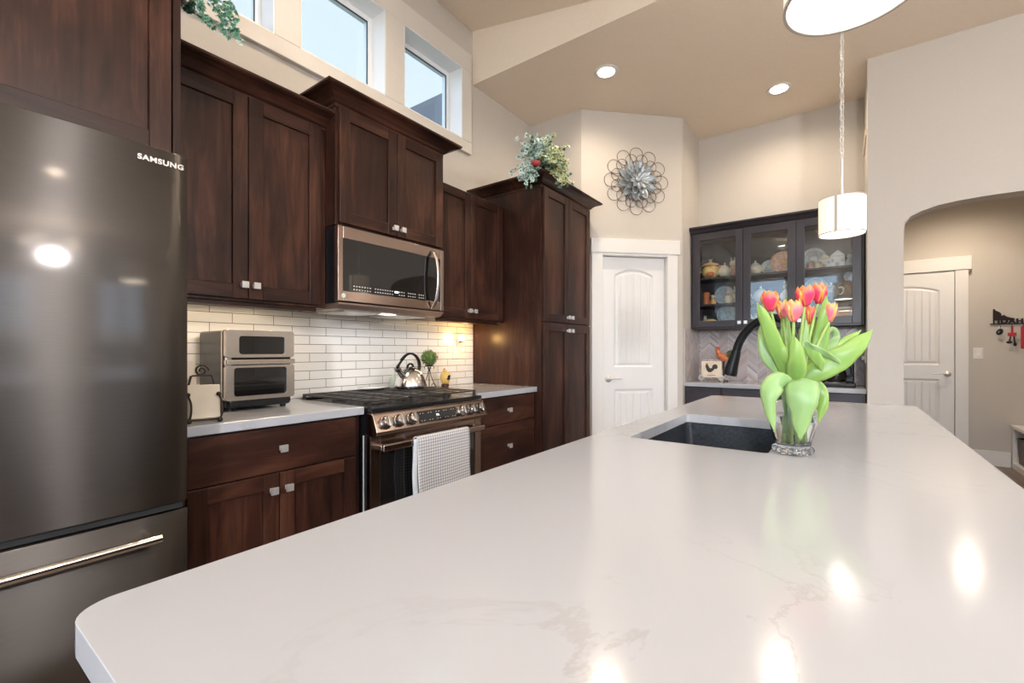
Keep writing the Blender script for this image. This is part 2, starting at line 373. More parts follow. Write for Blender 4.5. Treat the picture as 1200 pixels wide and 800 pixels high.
# diagonal pantry wall with the door opening, local x along the wall, front at y=0
D0, D1, DZ = .19, .779, 1.985; DL = .933
def diag(o): o.location = (P0[0], P0[1], 0); o.rotation_euler = (0, 0, pi/4); return o
b = MB(); b.prism([(0, 0), (D0-.012, 0), (D0-.012, DZ+.012), (D1+.012, DZ+.012), (D1+.012, 0), (DL, 0), (DL, ZC), (0, ZC)], lambda a, c: (a, 0, c), lambda a, c: (a, .12, c), tri=True)
struct(diag(b.done('wall_pantry', WALL, bevel=.008)))
b = MB(); b.box(NL-.12, NL, NYF+.005, NYB+.12, 0, ZC); struct(b.done('wall_nook_left', WALL))
b = MB(); b.box(NL, NR, NYB, NYB+.12, 0, ZC); struct(b.done('wall_nook_back', WALL))
b = MB(); b.box(NR, NR+.19, AY+.14, NYB+.12, 0, ZC); struct(b.done('wall_nook_right', WALL))
arch = [(.326, 2.0), (.336, 2.045), (.36, 2.078), (.417, 2.106), (.5, 2.130), (.60, 2.141), (.70, 2.146), (.79, 2.147)]
AC = .79; arch = arch+[(2*AC-x, z) for x, z in arch[-2::-1]]
out = [(NR, 0), (.326, 0)]+arch+[(2*AC-.326, 0), (5.0, 0), (5.0, ZC), (NR, ZC)]
b = MB(); b.prism(out, lambda a, c: (a, AY, c), lambda a, c: (a, AY+.14, c), tri=True)
struct(b.done('wall_arch', WALL))
HY = 6.6
b = MB(); b.box(.0, 1.9, HY, HY+.12, 0, ZC); struct(b.done('wall_hall_back', WALL))
b = MB(); b.box(1.78, 1.9, AY+.14, HY, 0, ZC); struct(b.done('wall_hall_right', WALL))
b = MB(); b.box(.0, .12, NYB+.12, HY, 0, ZC); struct(b.done('wall_hall_left', WALL))
RW = [(-2.2, -.1), (.05, 2.3), (2.45, 4.7)]  # unseen rear windows, enlarged to bring in more daylight
b = MB(Matrix.Rotation(-pi/2, 4, 'Z')); wall_holes(b, 4.0, 4.14, -2.5, 5.14, 0, 3.9, RW, .10, 2.95); struct(b.done('wall_rear', WALL))
RR = [(-3.5, -2.3), (-1.7, -.7), (.0, .8), (1.7, 2.6)]  # unseen side windows, added for daylight, spaced to streak the refrigerator reflection
b = MB(); wall_holes(b, 5.0, 5.14, -4.0, AY+.14, 0, 3.9, RR, .5, 2.8); struct(b.done('wall_right', WALL))
b = MB(); b.box(-2.6, 5.2, -4.2, 6.8, -.1, 0); struct(b.done('floor', FLOORM))
XV = -.45; SL = .2196
b = MB()
b.box(XV, 5.14, -4.14, YS, ZC, ZC+.1)
b.box(-2.5, 5.14, YS, HY+.12, ZC, ZC+.1)
b.box(.12, 1.78, AY+.14, HY, 2.75, 2.80)
zl = ZC+SL*(XV-(XW-.16))
b.hexa([(XW-.16, -4.14, zl), (XV, -4.14, ZC), (XV, YS, ZC), (XW-.16, YS, zl), (XW-.16, -4.14, zl+.1), (XV, -4.14, ZC+.1), (XV, YS, ZC+.1), (XW-.16, YS, zl+.1)])
b.prism([(XW-.16, ZC-.002), (XV, ZC-.002), (XV, ZC+.02), (XW-.16, zl+.09)], lambda a, c: (a, YS-.003, c), lambda a, c: (a, YS+.1, c))
struct(b.done('ceiling', CEIL))
# clerestory trim band and windows
b = MB(); wall_holes(b, XW, XW+.03, -.25, 2.636, 2.667, 3.43, WINS, WZ0, WZ1); struct(b.done('trim_1', mat('beige_trim_paint', (.68, .63, .57), .6, 0, .012, 40), bevel=.004))
for i, (a, c) in enumerate(WINS):
    b = MB(); x0, x1 = XW-.15, XW-.10; f = .035
    b.box(x0, x1, a, a+f, WZ0, WZ1); b.box(x0, x1, c-f, c, WZ0, WZ1); b.box(x0, x1, a+f, c-f, WZ0, WZ0+f); b.box(x0, x1, a+f, c-f, WZ1-f, WZ1)
    wn = struct(b.done('window_%d' % (i+1), WINW, bevel=.003))
    b = MB(); g = .005; y0, y1, z0, z1 = a+f, c-f, WZ0+f, WZ1-f; xx = x1-.012
    b.box(xx, xx+.008, y0, y0+g, z0, z1); b.box(xx, xx+.008, y1-g, y1, z0, z1); b.box(xx, xx+.008, y0+g, y1-g, z0, z0+g); b.box(xx, xx+.008, y0+g, y1-g, z1-g, z1)
    b.done('gasket', GASK, wn)
    b = MB(); b.box(xx-.006, xx-.002, y0, y1, z0, z1); b.done('pane', PANE, wn)
    b = MB(); e_ = .006
    b.box(XW-.099, XW+.028, a, a+e_, WZ0, WZ1); b.box(XW-.099, XW+.028, c-e_, c, WZ0, WZ1); b.box(XW-.099, XW+.028, a+e_, c-e_, WZ0, WZ0+e_); b.box(XW-.099, XW+.028, a+e_, c-e_, WZ1-e_, WZ1)
    b.done('window_jamb', WINW, wn)
def big_window(n, cx, cy, wdt, z0, z1, rz):
    b = MB(); h = wdt/2; f = .05
    for x in (-h, 0-.025, h-f): b.box(x, x+f, .02, .09, z0, z1)
    b.box(-h+f, h-f, .02, .09, z0, z0+f); b.box(-h+f, h-f, .02, .09, z1-f, z1)
    o = struct(b.done('window_%d' % n, WINW)); o.location = (cx, cy, 0); o.rotation_euler = (0, 0, rz)
    b = MB(); b.box(-h+f, h-f, .05, .055, z0+f, z1-f); b.done('pane', PANE, o)
for i, (a, c) in enumerate(RW):
    big_window(5+i, (a+c)/2, -4.0, c-a, .10, 2.95, pi)
for i, (a, c) in enumerate(RR):
    big_window(8+i, 5.0, (a+c)/2, c-a, .5, 2.8, -pi/2)
# backsplashes
b = MB(); b.box(XW, XW+.009, .568, 2.672, .9155, 1.40); struct(b.done('wall_backsplash', TILE))
b = MB(); b.box(NL+.009, NR, NYB-.009, NYB, .886, 1.362); struct(b.done('wall_nook_backsplash', CHEV))
b = MB(); b.box(NL, NL+.009, NYF+.04, NYB, .886, 1.362); struct(b.done('wall_nook_side_backsplash', CHEVY))
# ------------------------------------------------------------------ cabinetry
def door_mb(x0, x1, z0, z1, kind='shaker', st=.058, glass=False):
    b = MB(); t = .019
    if kind == 'slab': b.box(x0, x1, -t, 0, z0, z1, 1)
    else:
        b.box(x0, x0+st, -t, 0, z0, z1, 0); b.box(x1-st, x1, -t, 0, z0, z1, 0)
        b.box(x0+st, x1-st, -t, 0, z0, z0+st, 1); b.box(x0+st, x1-st, -t, 0, z1-st, z1, 1)
        if not glass: b.box(x0+st, x1-st, -t+.010, -.002, z0+st, z1-st, 0)
    return b
def knob(x, z, parent, first=[None]):
    if first[0] is None:
        b = MB(); b.cyl((0, -.019, 0), (0, -.036, 0), .006, .005, 12); b.box(-.009, .009, -.021, -.019, -.009, .009)
        b.box(-.0135, .0135, -.046, -.036, -.0135, .0135)
        o = b.done('knob', NIK, parent, bevel=.002); first[0] = o
    else:
        o = first[0].copy(); COL.objects.link(o); o.parent = parent
    o.location = (x, 0, z)
    return o
def crown(parent, x0, x1, depth, zt, left, right, mats, e=.085, h=.062, rdepth=None):
    """cove crown around a cabinet; left/right: None (dies into a neighbour) or returns to the wall"""
    prof = [(-.012, -.012), (.004, -.012), (.004, .004), (.014, .010), (.024, .022), (.040, .034), (.060, .043), (e-.006, .048), (e-.006, .052), (e, .052), (e, h), (-.012, h)]
    path = []   # (x,y, nx,ny) outward mitre
    y = -.0
    if left is not None: path += [((x0, left), (-1, 0)), ((x0, y), (-1, -1))]
    else: path += [((x0, y), (0, -1))]
    if right is not None: path += [((x1, y), (1, -1)), ((x1, right), (1, 0))]
    else: path += [((x1, y), (0, -1))]
    b = MB(); rings = [[b.v((p[0]+n[0]*o, p[1]+n[1]*o, zt+z)) for o, z in prof] for p, n in path]
    for r0, r1 in zip(rings, rings[1:]):
        for i in range(len(prof)): j = (i+1) % len(prof); b.face([r0[i], r0[j], r1[j], r1[i]])
    b.face(rings[0]); b.face(rings[-1])
    return b.done('crown_molding', mats, parent)
def cabinet(name, label, fx, y0, y1, z0, z1, depth, doors, wood2=(WV, WH), rz=RUN, loc=None, crown_=None, toe=False, cat='cabinet', group=None, open_=None, side=None):
    t = thing(name, label, cat, loc or (fx-.019, y0, 0), rz, group); w_ = y1-y0; depth -= .004
    b = MB(); zb = z0
    if toe: b.box(0, w_, .07, depth, 0, .1); zb = .1
    if open_ is None: b.box(0, w_, 0.0, depth, zb, z1, 0)
    else: open_(b, w_, depth, zb, z1)
    b.done('body', list(wood2), t, bevel=.0015)
    for dd in doors:
        x0_, x1_, a, c, kind = dd[:5]
        o = door_mb(x0_, x1_, a, c, kind, glass=(kind == 'glass')).done('drawer' if kind == 'slab' else 'door', list(wood2), t, bevel=.0025)
        if kind == 'glass':
            g = MB(); g.box(x0_+.056, x1_-.056, -.011, -.007, a+.056, c-.056); g.done('glass_pane', CABG, o)
        for kx, kz in dd[5]: knob(kx, kz, o)
    if crown_: crown(t, crown_.get('x0', 0), crown_.get('x1', w_), depth, z1, crown_.get('l'), crown_.get('r'), wood2[1], e=crown_.get('e', .085))
    return t
A = -1.74; U = -2.02; T = -1.69
# upper cabinet left of the microwave
cabinet('upper_cabinet', 'long dark wood wall cabinet with two doors between refrigerator and microwave, over the toaster oven', U, .568, 1.248, 1.37, 2.240, U-.019-XW,
        [(.012, .318, 1.382, 2.232, 'shaker', [(.298, 1.438)]), (.322, .648, 1.382, 2.232, 'shaker', [(.345, 1.438)])], crown_=dict(x0=0, x1=.68))
_uc = bpy.data.objects['upper_cabinet']
LBAR = mat('added_led_lens', (.9, .8, .6), .4, emit=(1, .80, .55), estr=3.)
def added_led_bar(cab, x0, x1, watts, col):  # unseen light bars, added for warm light on tile and counter
    b = MB(); b.prism([(.012, 1.369), (.012, 1.352), (.030, 1.352), (.040, 1.369)], lambda y, z: (x0, y, z), lambda y, z: (x1, y, z)); hb = b.done('added_light_bar', WH, cab)
    b = MB(); b.prism([(.0305, 1.3525), (.0315, 1.3525), (.0405, 1.368), (.0395, 1.368)], lambda y, z: (x0+.01, y, z), lambda y, z: (x1-.01, y, z)); b.done('lens', LBAR, hb)
    l = lamp_light('added_bar_lamp', 'AREA', ((x0+x1)/2, .045, 1.352), watts, col, cab, .02, rot=(.05, 0, 0)); l.data.shape = 'RECTANGLE'; l.data.size = x1-x0-.04; l.data.size_y = .012
added_led_bar(_uc, .03, .64, 1.15, (1, .76, .50))
# microwave cabinet
cabinet('upper_cabinet', 'tall-crowned two door wood cabinet directly above the microwave', -1.94, 1.252, 1.966, 1.768, 2.342, -1.959-XW,
        [(.012, .356, 1.778, 2.334, 'shaker', [(.332, 1.815)]), (.360, .702, 1.778, 2.334, 'shaker', [(.384, 1.815)])], crown_=dict(l=.37, r=.37))
# upper cabinet right of microwave
cabinet('upper_cabinet', 'narrow dark wall cabinet with two doors between microwave and tall pantry cabinet', U, 1.970, 2.676, 1.37, 2.225, U-.019-XW,
        [(.012, .326, 1.382, 2.216, 'shaker', [(.302, 1.43)]), (.330, .680, 1.382, 2.216, 'shaker', [(.354, 1.43)])], crown_=dict())
added_led_bar(bpy.data.objects['upper_cabinet.002'], .05, .65, .22, (1, .78, .52))
# tall pantry cabinet
cabinet('tall_cabinet', 'floor to ceiling style dark wood pantry cabinet with four doors beside the white pantry door', T, 2.680, 3.412, .1, 2.325, T-.019-XW,
        [(.012, .362, 1.372, 2.315, 'shaker', [(.338, 1.415)]), (.366, .716, 1.372, 2.315, 'shaker', [(.390, 1.415)]),
         (.012, .362, .115, 1.364, 'shaker', [(.338, 1.315)]), (.366, .716, .115, 1.364, 'shaker', [(.390, 1.315)])], crown_=dict(l=.62, r=.09), toe=True)
# base cabinets
cabinet('base_cabinet', 'dark wood base cabinet with one wide drawer and two doors between refrigerator and range', A-.015, .568, 1.252, .1, .878, .564,
        [(.012, .655, .702, .870, 'slab', [(.324, .79)]), (.012, .315, .115, .696, 'shaker', [(.288, .635)]), (.319, .655, .115, .696, 'shaker', [(.346, .635)])], toe=True)
cabinet('base_cabinet', 'dark wood drawer base between range and tall pantry cabinet', A-.015, 2.048, 2.676, .1, .878, .564,
        [(.012, .616, .702, .870, 'slab', [(.31, .785)]), (.012, .616, .40, .696, 'slab', [(.31, .555)]), (.012, .616, .115, .394, 'slab', [(.31, .28)])], toe=True)
# refrigerator surround
t = cabinet('refrigerator_cabinet', 'deep dark wood cabinet above the refrigerator with knotty panelled door', -1.77, -.37, .544, 1.80, 2.42, -1.789-XW,
        [(.004, .455, 1.803, 2.41, 'shaker', []), (.459, .911, 1.803, 2.41, 'shaker', [])], crown_=dict(x1=.938, r=.53))
b = MB(); b.box(.915, .937, -.019, -1.793-XW, .0, 2.42); b.done('side_panel', WV, t, bevel=.002)
# worktops
b = MB(); b.box(XW+.001, A, .568, 1.256, .879, .914); tag(b.done('countertop', QTZ, bevel=.003), 'white quartz countertop under the toaster oven beside refrigerator', 'countertop')
b = MB(); b.box(XW+.001, A, 2.044, 2.678, .879, .914); tag(b.done('countertop', QTZ, bevel=.003), 'short white quartz countertop between range and tall pantry cabinet', 'countertop')
# ------------------------------------------------------------------ island
IX0, IX1, IY0, IY1 = -.605, .262, .10, 2.745
def rrect(x0, x1, y0, y1, r, n=8):
    P = []
    for cx, cy, a0 in ((x1-r, y0+r, -90), (x1-r, y1-r, 0), (x0+r, y1-r, 90), (x0+r, y0+r, 180)):
        for i in range(n+1): a = radians(a0+90*i/n); P.append((cx+r*cos(a), cy+r*sin(a)))
    return P
SX0, SX1, SY0, SY1 = -.505, -.151, 1.265, 1.864
isl = thing('kitchen_island', 'large kitchen island with white veined quartz top and rounded corners', 'kitchen island', (-.2, 1.4, 0))
ML = Matrix.Translation((.2, -1.4, 0))
b = MB(ML); b.prism(rrect(IX0, IX1, IY0, IY1, .038), lambda x, y: (x, y, .914), lambda x, y: (x, y, .883), holes=[rrect(SX0, SX1, SY0, SY1, .012, 4)])
b.done('countertop', QTZ, isl, bevel=.003)
b = MB(ML)
b.box(IX0+.04, .0, IY0+.05, SY0-.03, .1, .882); b.box(IX0+.04, .0, SY1+.03, IY1-.03, .1, .882); b.box(IX0+.04, .0, SY0-.03, SY1+.03, .1, .62)
b.box(IX0+.04, SX0-.025, SY0-.03, SY1+.03, .62, .882); b.box(SX1+.025, .0, SY0-.03, SY1+.03, .62, .882); b.box(IX0+.1, -.05, IY0+.1, IY1-.1, 0, .1)
b.done('base', WV, isl, bevel=.002)
for (a, c) in ((.2, .75), (.76, 1.22), (1.9, 2.3), (2.31, 2.68)):
    dm = Matrix.Translation((.2+IX0+.04, -1.4+c, 0)) @ Matrix.Rotation(-pi/2, 4, 'Z')
    b = MB(dm); w_ = c-a; st = .05
    b.box(0, st, -.019, 0, .12, .87); b.box(w_-st, w_, -.019, 0, .12, .87); b.box(st, w_-st, -.019, 0, .12, .17); b.box(st, w_-st, -.019, 0, .82, .87); b.box(st, w_-st, -.01, 0, .17, .82)
    b.done('door', WV, isl, bevel=.002)
# sink
sk = thing('undermount_sink', 'black rectangular undermount sink set into the white island', 'sink', (-.328, 1.565, .64))
b = MB(Matrix.Translation((.328, -1.565, -.64))); g = .006
x0, x1, y0, y1 = SX0-g, SX1+g, SY0-g, SY1+g; zt = .8825; zb = .66
top_i = rrect(x0, x1, y0, y1, .02, 4); top_o = rrect(x0-.012, x1+.012, y0-.012, y1+.012, .03, 4)
bot_i = rrect(x0+.012, x1-.012, y0+.012, y1-.012, .03, 4); bot_o = rrect(x0, x1, y0, y1, .03, 4)
L = [[b.v((p[0], p[1], z)) for p in P] for P, z in ((bot_o, zb-.012), (top_o, zt), (top_i, zt), (bot_i, zb+.01))]
for r0, r1 in zip(L, L[1:]):
    for i in range(len(r0)): j = (i+1) % len(r0); b.face([r0[i], r0[j], r1[j], r1[i]])
b.face(L[0]); b.face(L[3]); b.done('basin', SINKM, sk)
b = MB(Matrix.Translation((.328, -1.565, -.64))); b.lathe([(0, .671), (.03, .671), (.043, .674), (.045, .671)], (-.3, 1.565, 0)); b.done('drain', NIK, sk)
# faucet
fc = thing('faucet', 'matte black gooseneck pull-down faucet arching over the sink behind tulips', 'faucet', (-.112, 1.50, .914), -.32)
ctl = [(0, 0, .0), (0, 0, .10), (0, 0, .22), (-.002, 0, .285), (-.018, 0, .325), (-.050, 0, .345), (-.088, 0, .343), (-.125, 0, .322), (-.155, 0, .285), (-.170, 0, .245)]
def smooth_path(P, k=5):
    P = [Vector(p) for p in P]; R = []
    for i in range(len(P)-1):
        a, b_, c, d = P[max(i-1, 0)], P[i], P[i+1], P[min(i+2, len(P)-1)]
        for j in range(k):
            t_ = j/k; R.append(.5*((2*b_)+(c-a)*t_+(2*a-5*b_+4*c-d)*t_*t_+(3*b_-a-3*c+d)*t_**3))
    R.append(P[-1]); return R
b = MB(); b.tube(smooth_path(ctl), .0125, 16); b.lathe([(0, 0), (.028, 0), (.028, .006), (.020, .012), (.018, .06), (.0135, .066)], seg=20); b.done('spout', FCT, fc)
b = MB(); b.tube([(-.169, 0, .250), (-.172, 0, .236), (-.181, 0, .206), (-.188, 0, .183), (-.190, 0, .175)], [.0138, .0148, .0175, .0215, .020], 20); b.done('spray_head', FCT, fc)
b = MB(); b.cyl((0, .018, .045), (0, .035, .047), .011); b.tube([(0, .035, .047), (.0, .05, .06), (.0, .062, .10)], [.006, .006, .005], 10); b.done('handle', FCT, fc)
# ------------------------------------------------------------------ refrigerator
fr = thing('refrigerator', 'black stainless bottom-freezer refrigerator at left with long freezer handle', 'refrigerator', (-1.62, -.365, 0), RUN)
FW = .905
b = MB(); b.box(.004, FW-.004, .055, .70, .02, 1.745); b.box(.03, FW-.03, .09, .66, 0, .02); b.done('body', BLK, fr, bevel=.003)
def curved_door(x0, x1, z0, z1, name, bow=.010):
    b = MB(); n = 16; th = .05
    def yy(f): return -bow*(1-(2*f-1)**2)+bow-.0
    pts = [(x0+(x1-x0)*i/n, yy(i/n)) for i in range(n+1)]
    pts[0] = (x0, yy(0)+.006); pts[-1] = (x1, yy(1)+.006)
    loop = pts+[(x1, th), (x0, th)]
    A_ = [b.v((x, y, z0)) for x, y in loop]; B_ = [b.v((x, y, z1)) for x, y in loop]
    b.face(A_); b.face(B_)
    for i in range(len(loop)):
        j = (i+1) % len(loop); b.face([A_[i], A_[j], B_[j], B_[i]], 0, i < n)
    return b.done(name, FRS, fr, bevel=.002)
dr = curved_door(.454, FW, .708, 1.757, 'door', .006); curved_door(0, .449, .708, 1.757, 'door', .006)
dz = curved_door(0, FW, .05, .684, 'freezer_drawer', .006)
b = MB(); b.box(.01, FW-.01, .02, .055, .686, .706); b.done('gap_lining', DOWN, fr)  # near-black strip filling the gap between doors and drawer
b = MB(); hz = .632; b.tube([(.085, -.052, hz), (.82, -.052, hz)], .013, 16)
for x in (.10, .80): b.tube([(x, .004, hz+.004), (x, -.045, hz)], .011, 12)
b.done('handle', FRH, dz)
text_part('logo', 'SAMSUNG', .0205, Matrix.Translation((.835, -.0006, 1.7175)) @ Matrix.Rotation(pi/2, 4, 'X'), LOGO, dr, ext=.0005, sx_=1.12, bold=.0006, spacing=1.1)
# hinge cap
b = MB(); b.box(FW-.10, FW-.02, .03, .12, 1.745, 1.765); b.done('hinge_cover', BLK, fr, bevel=.004)
# ------------------------------------------------------------------ microwave
mw = thing('microwave', 'over-the-range microwave in warm stainless with black glass door and curved handle', 'microwave', (-1.92, 1.240, 0), RUN); MWW = .70
b = MB(); b.box(.010, MWW-.002, .025, -1.92-XW-.012, 1.395, 1.764); b.done('body', BLK, mw, bevel=.003)
b = MB(); z0, z1 = 1.400, 1.758
gx0, gx1, gz0, gz1 = .028, .672, 1.450, 1.700
b.box(0, gx0, 0, .03, z0, z1); b.box(gx1, MWW, 0, .03, z0, z1); b.box(gx0, gx1, 0, .03, z0, gz0); b.box(gx0, gx1, 0, .03, gz1, z1)
dmw = b.done('door', BRS, mw, bevel=.003)
b = MB(); b.box(gx0, gx1, .002, .024, gz0, gz1); b.done('door_glass', BGL, dmw)
b = MB(); b.tube(smooth_path([(.600, -.004, 1.408), (.603, -.030, 1.445), (.606, -.046, 1.52), (.606, -.050, 1.58), (.606, -.046, 1.64), (.603, -.030, 1.71), (.600, -.004, 1.735)]), .012, 14, flat=.55); b.done('handle', STL, dmw)
b = MB()
for r_ in range(2):
    for i in range(30):
        x = .085+i*.0155
        if .325 < x < .36 or i in (7, 21, 26): continue
        b.box(x, x+.007, .0005, .002, 1.475-r_*.016, 1.480-r_*.016)
b.done('button_marks', MARK, dmw)
b = MB(); b.box(.335, .360, .0003, .002, 1.470, 1.480); b.done('clock_display', LED, dmw)
b = MB(); b.cyl((.030, -.0015, 1.427), (.030, .001, 1.427), .011, seg=24); b.done('badge', MARK, dmw)
b = MB(); b.prism([(0, 1.394), (.0, 1.385), (.03, 1.366), (.03, 1.394)], lambda a, c: (.004, a, c), lambda a, c: (MWW-.004, a, c))
b.box(.012, MWW-.004, .03, .38, 1.366, 1.394); b.done('vent_grille', BOX_MW, mw, bevel=.002)
b = MB()
for x in (.08, .40):
    b.box(x, x+.22, .07, .30, 1.358, 1.366)
b.done('grease_filter', NIK, mw)
b = MB(); b.box(.30, .40, .10, .14, 1.362, 1.3665); b.done('cooktop_lamp', mat('lamp_lens', (.9, .9, .9), .3, emit=(1, .97, .92), estr=2.), mw)
lamp_light('cooktop_lamp_light', 'AREA', (.35, .12, 1.355), .28, (1, .97, .92), mw, .08)
# ------------------------------------------------------------------ range
rg = thing('gas_range', 'slide-in gas range in bronze-toned stainless with six front knobs', 'range', (-1.71, 1.266, 0), RUN); RWD = .766
b = MB(); b.box(.004, RWD-.004, .028, .615, .03, .885); b.box(.04, RWD-.04, .06, .58, 0, .03); b.done('body', BLK, rg, bevel=.003)
b = MB(); b.box(-.0, RWD, -.005, .618, .886, .906); b.box(.03, RWD-.03, .59, .618, .906, .918); b.done('cooktop', BLK, rg, bevel=.004)
# slanted control panel
b = MB(); prof = [(.028, .884), (-.004, .884), (-.016, .876), (-.046, .800), (-.040, .786), (.028, .786)]
b.prism(prof, lambda a, c: (0, a, c), lambda a, c: (RWD, a, c)); cp = b.done('control_panel', BRS, rg, bevel=.003)
nv = Vector((0, -.076, .030)).normalized(); up = Vector((0, .030, .076)).normalized(); pc = Vector((0, -.031, .838))
MP = Matrix(((1, 0, 0, 0), (0, up.y, nv.y, 0), (0, up.z, nv.z, 0), (0, 0, 0, 1)))  # local x, y=up the slope, z=outward normal
MPc = Matrix.Translation(pc) @ MP
b = MB(MPc); b.box(.255, .525, -.030, .030, -.002, .0018); b.done('display_panel', BGL, cp)
text_part('display_digits', 'PA', .018, MPc @ Matrix.Translation((.385, .0, .0022)), LED, cp, ext=.0003)
b = MB(MPc)
for i in range(14):
    for j in (-.018, .018):
        if (i*7+j*1000) % 3 < 2: b.box(.268+i*.018, .274+i*.018, j-.0012, j+.0012, .0015, .0024)
b.done('button_marks', MARK, cp)
for x in (.058, .135, .212, .565, .640, .712):
    b = MB(MPc @ Matrix.Translation((x, 0, 0))); b.lathe([(0, 0), (.031, 0), (.031, .005), (.026, .008), (.0245, .028), (.021, .031), (0, .031)], seg=26)
    b.box(-.006, .006, -.023, .023, .028, .037); b.done('knob', KNB, cp, bevel=.001)
# oven door
b = MB(); z0, z1 = .20, .778; wx0, wx1, wz0, wz1 = .055, RWD-.055, .30, .700
b.box(0, wx0, 0, .03, z0, z1); b.box(wx1, RWD, 0, .03, z0, z1); b.box(wx0, wx1, 0, .03, z0, wz0); b.box(wx0, wx1, 0, .03, wz1, z1)
od = b.done('oven_door', BRS, rg, bevel=.003)
b = MB(); b.box(wx0, wx1, .004, .026, wz0, wz1); b.done('oven_window', BGL, od)
b = MB(); b.box(.03, RWD-.03, -.056, -.036, .712, .744); b.box(.03, .055, -.04, .002, .715, .741); b.box(RWD-.055, RWD-.03, -.04, .002, .715, .741); b.done('handle', BRS, od, bevel=.006, seg=3)
b = MB(); b.box(0, RWD, 0, .03, .04, .193); b.done('storage_drawer', BRS, rg, bevel=.003)
b = MB(); b.cyl((-.0, .05, .30), (-.0, .05, .78), .004, seg=8); b.done('side_rail', NIK, rg)
# burners and grates
for (x, y, r) in ((.15, .17, .045), (.15, .45, .036), (.383, .31, .05), (.616, .17, .045), (.616, .45, .036)):
    b = MB(); b.lathe([(0, .906), (r+.012, .906), (r+.010, .913), (r, .914), (r, .922), (r-.006, .925), (0, .925)], (x, y, 0), 24); b.done('burner', IRON, rg)
for k_ in range(3):
    x0 = .014+k_*.247; x1 = x0+.243; b = MB(); zt = .938; hh = .010
    for x in (x0+.006, (x0+x1)/2, x1-.006): b.box(x-.006, x+.006, .03, .59, zt-hh, zt)
    for y in (.036, .17, .31, .45, .584): b.box(x0, x1, y-.006, y+.006, zt-hh, zt)
    for y in (.10, .24, .38, .52): b.box(x0+.03, x1-.03, y-.004, y+.004, zt-hh+.001, zt)
    for x in (x0+.006, x1-.006):
        for y in (.036, .31, .584): b.box(x-.007, x+.007, y-.007, y+.007, .906, zt-hh)
    b.done('grate', IRON, rg, bevel=.0015)
# towel over the oven handle
tw = thing('dish_towel', 'grey and white patterned dish towel hanging over the oven handle', 'towel', (-1.71, 1.266, 0), RUN)
path = [(-.068, .40), (-.067, .50), (-.066, .60), (-.064, .70), (-.063, .742), (-.056, .750), (-.044, .7508), (-.034, .748), (-.0305, .735), (-.029, .68), (-.028, .60), (-.027, .50), (-.027, .45)]
cum = [0]
for p, q in zip(path, path[1:]): cum.append(cum[-1]+math.hypot(q[0]-p[0], q[1]-p[1]))
def tow(u, v, x0=.222, x1=.592):
    s = v*cum[-1]; i = max(j for j in range(len(cum)) if cum[j] <= s+1e-9); i = min(i, len(path)-2); f = (s-cum[i])/(cum[i+1]-cum[i])
    y = path[i][0]*(1-f)+path[i+1][0]*f; z = path[i][1]*(1-f)+path[i+1][1]*f
    amp = max(0, (.72-z))*.018 if y < -.045 else 0
    return (x0+(x1-x0)*u+.004*sin(z*30)*max(0, .74-z)*3, y-amp*(1+sin(u*9+z*5)), z)
b = MB(); b.surf(tow, 24, 48); b.done('front_fold', TOWEL, tw, solid=.0035)
b = MB(); b.surf(lambda u, v: (.195+.03*u+.004*sin(v*9), -.062-.004*sin(u*3), .40+v*.345), 3, 20); b.done('hem', TOWELB, tw, solid=.003)
# ------------------------------------------------------------------ toaster oven
to = thing('toaster_oven', 'stainless double-door air fryer toaster oven on left countertop', 'toaster oven', (-2.02, .80, .914), RUN); TW = .282; TD = .27
b = MB(); b.box(.0, TW, .02, TD, .012, .335); b.box(.012, TW-.012, .004, TD-.01, .012, .05); b.done('body', BLK, to, bevel=.012, seg=3)
for x in (.03, TW-.03):
    for y in (.04, TD-.04): b = MB(); b.cyl((x, y, 0), (x, y, .013), .012, seg=12); b.done('foot', BLK, to)
def frame(b, x0, x1, z0, z1, a0, a1, c0, c1, yf, yb):
    b.prism(rrect(x0, x1, z0, z1, .012, 4), lambda x, z: (x, yf, z), lambda x, z: (x, yb, z), holes=[rrect(a0, a1, c0, c1, .012, 5)])
b = MB(); frame(b, .0, TW, .222, .337, .05, .238, .236, .312, -.004, .022); d1 = b.done('upper_door', STL, to, bevel=.002)
b = MB(); b.box(.045, .243, .004, .012, .232, .316); b.done('window', BGL, d1)
b = MB(); frame(b, .0, TW, .045, .190, .030, .246, .062, .180, -.006, .020); d2 = b.done('lower_door', STL, to, bevel=.002)
b = MB(); b.box(.025, .251, .004, .010, .058, .184); b.done('window', BGL, d2)
b = MB(); b.box(.0, TW, -.012, .02, .193, .214); b.done('handle', STL, to, bevel=.004)
b = MB(); b.box(-.002, .035, .015, .05, .045, .337); b.done('corner_trim', STL, to, bevel=.012, seg=3)
# cookbook easel and cream boards
es = thing('scroll_easel', 'black wrought iron scroll easel on countertop beside refrigerator', 'easel', (-1.835, .655, .914), RUN-.25)
def spiral(cx, cz, r0, r1, turns, y, n=28, a0=0):
    return [(cx+(r0+(r1-r0)*i/n)*cos(a0+2*pi*turns*i/n), y, cz+(r0+(r1-r0)*i/n)*sin(a0+2*pi*turns*i/n)) for i in range(n+1)]
b = MB()
for x in (-.045, .045):
    b.tube(smooth_path([(x, -.045, .008), (x, -.038, .006), (x, .01, .010), (x, .04, .09), (x*.7, .055, .16)]), .0035, 8)
    b.tube(smooth_path([(x, -.045, .008), (x+.006, -.048, .035), (x+.006, -.040, .07), (x-.002, -.028, .095)]), .0032, 8); b.ball((x-.002, -.030, .098), .008)
    b.ball((x, -.045, .009), .009)
b.tube([(-.045, -.02, .008), (.045, -.02, .008)], .003, 8)
b.tube(spiral(0, .178, .022, .005, 1.6, .058), .0032, 8); b.tube([(-.03, .055, .16), (.03, .055, .16)], .003, 8)
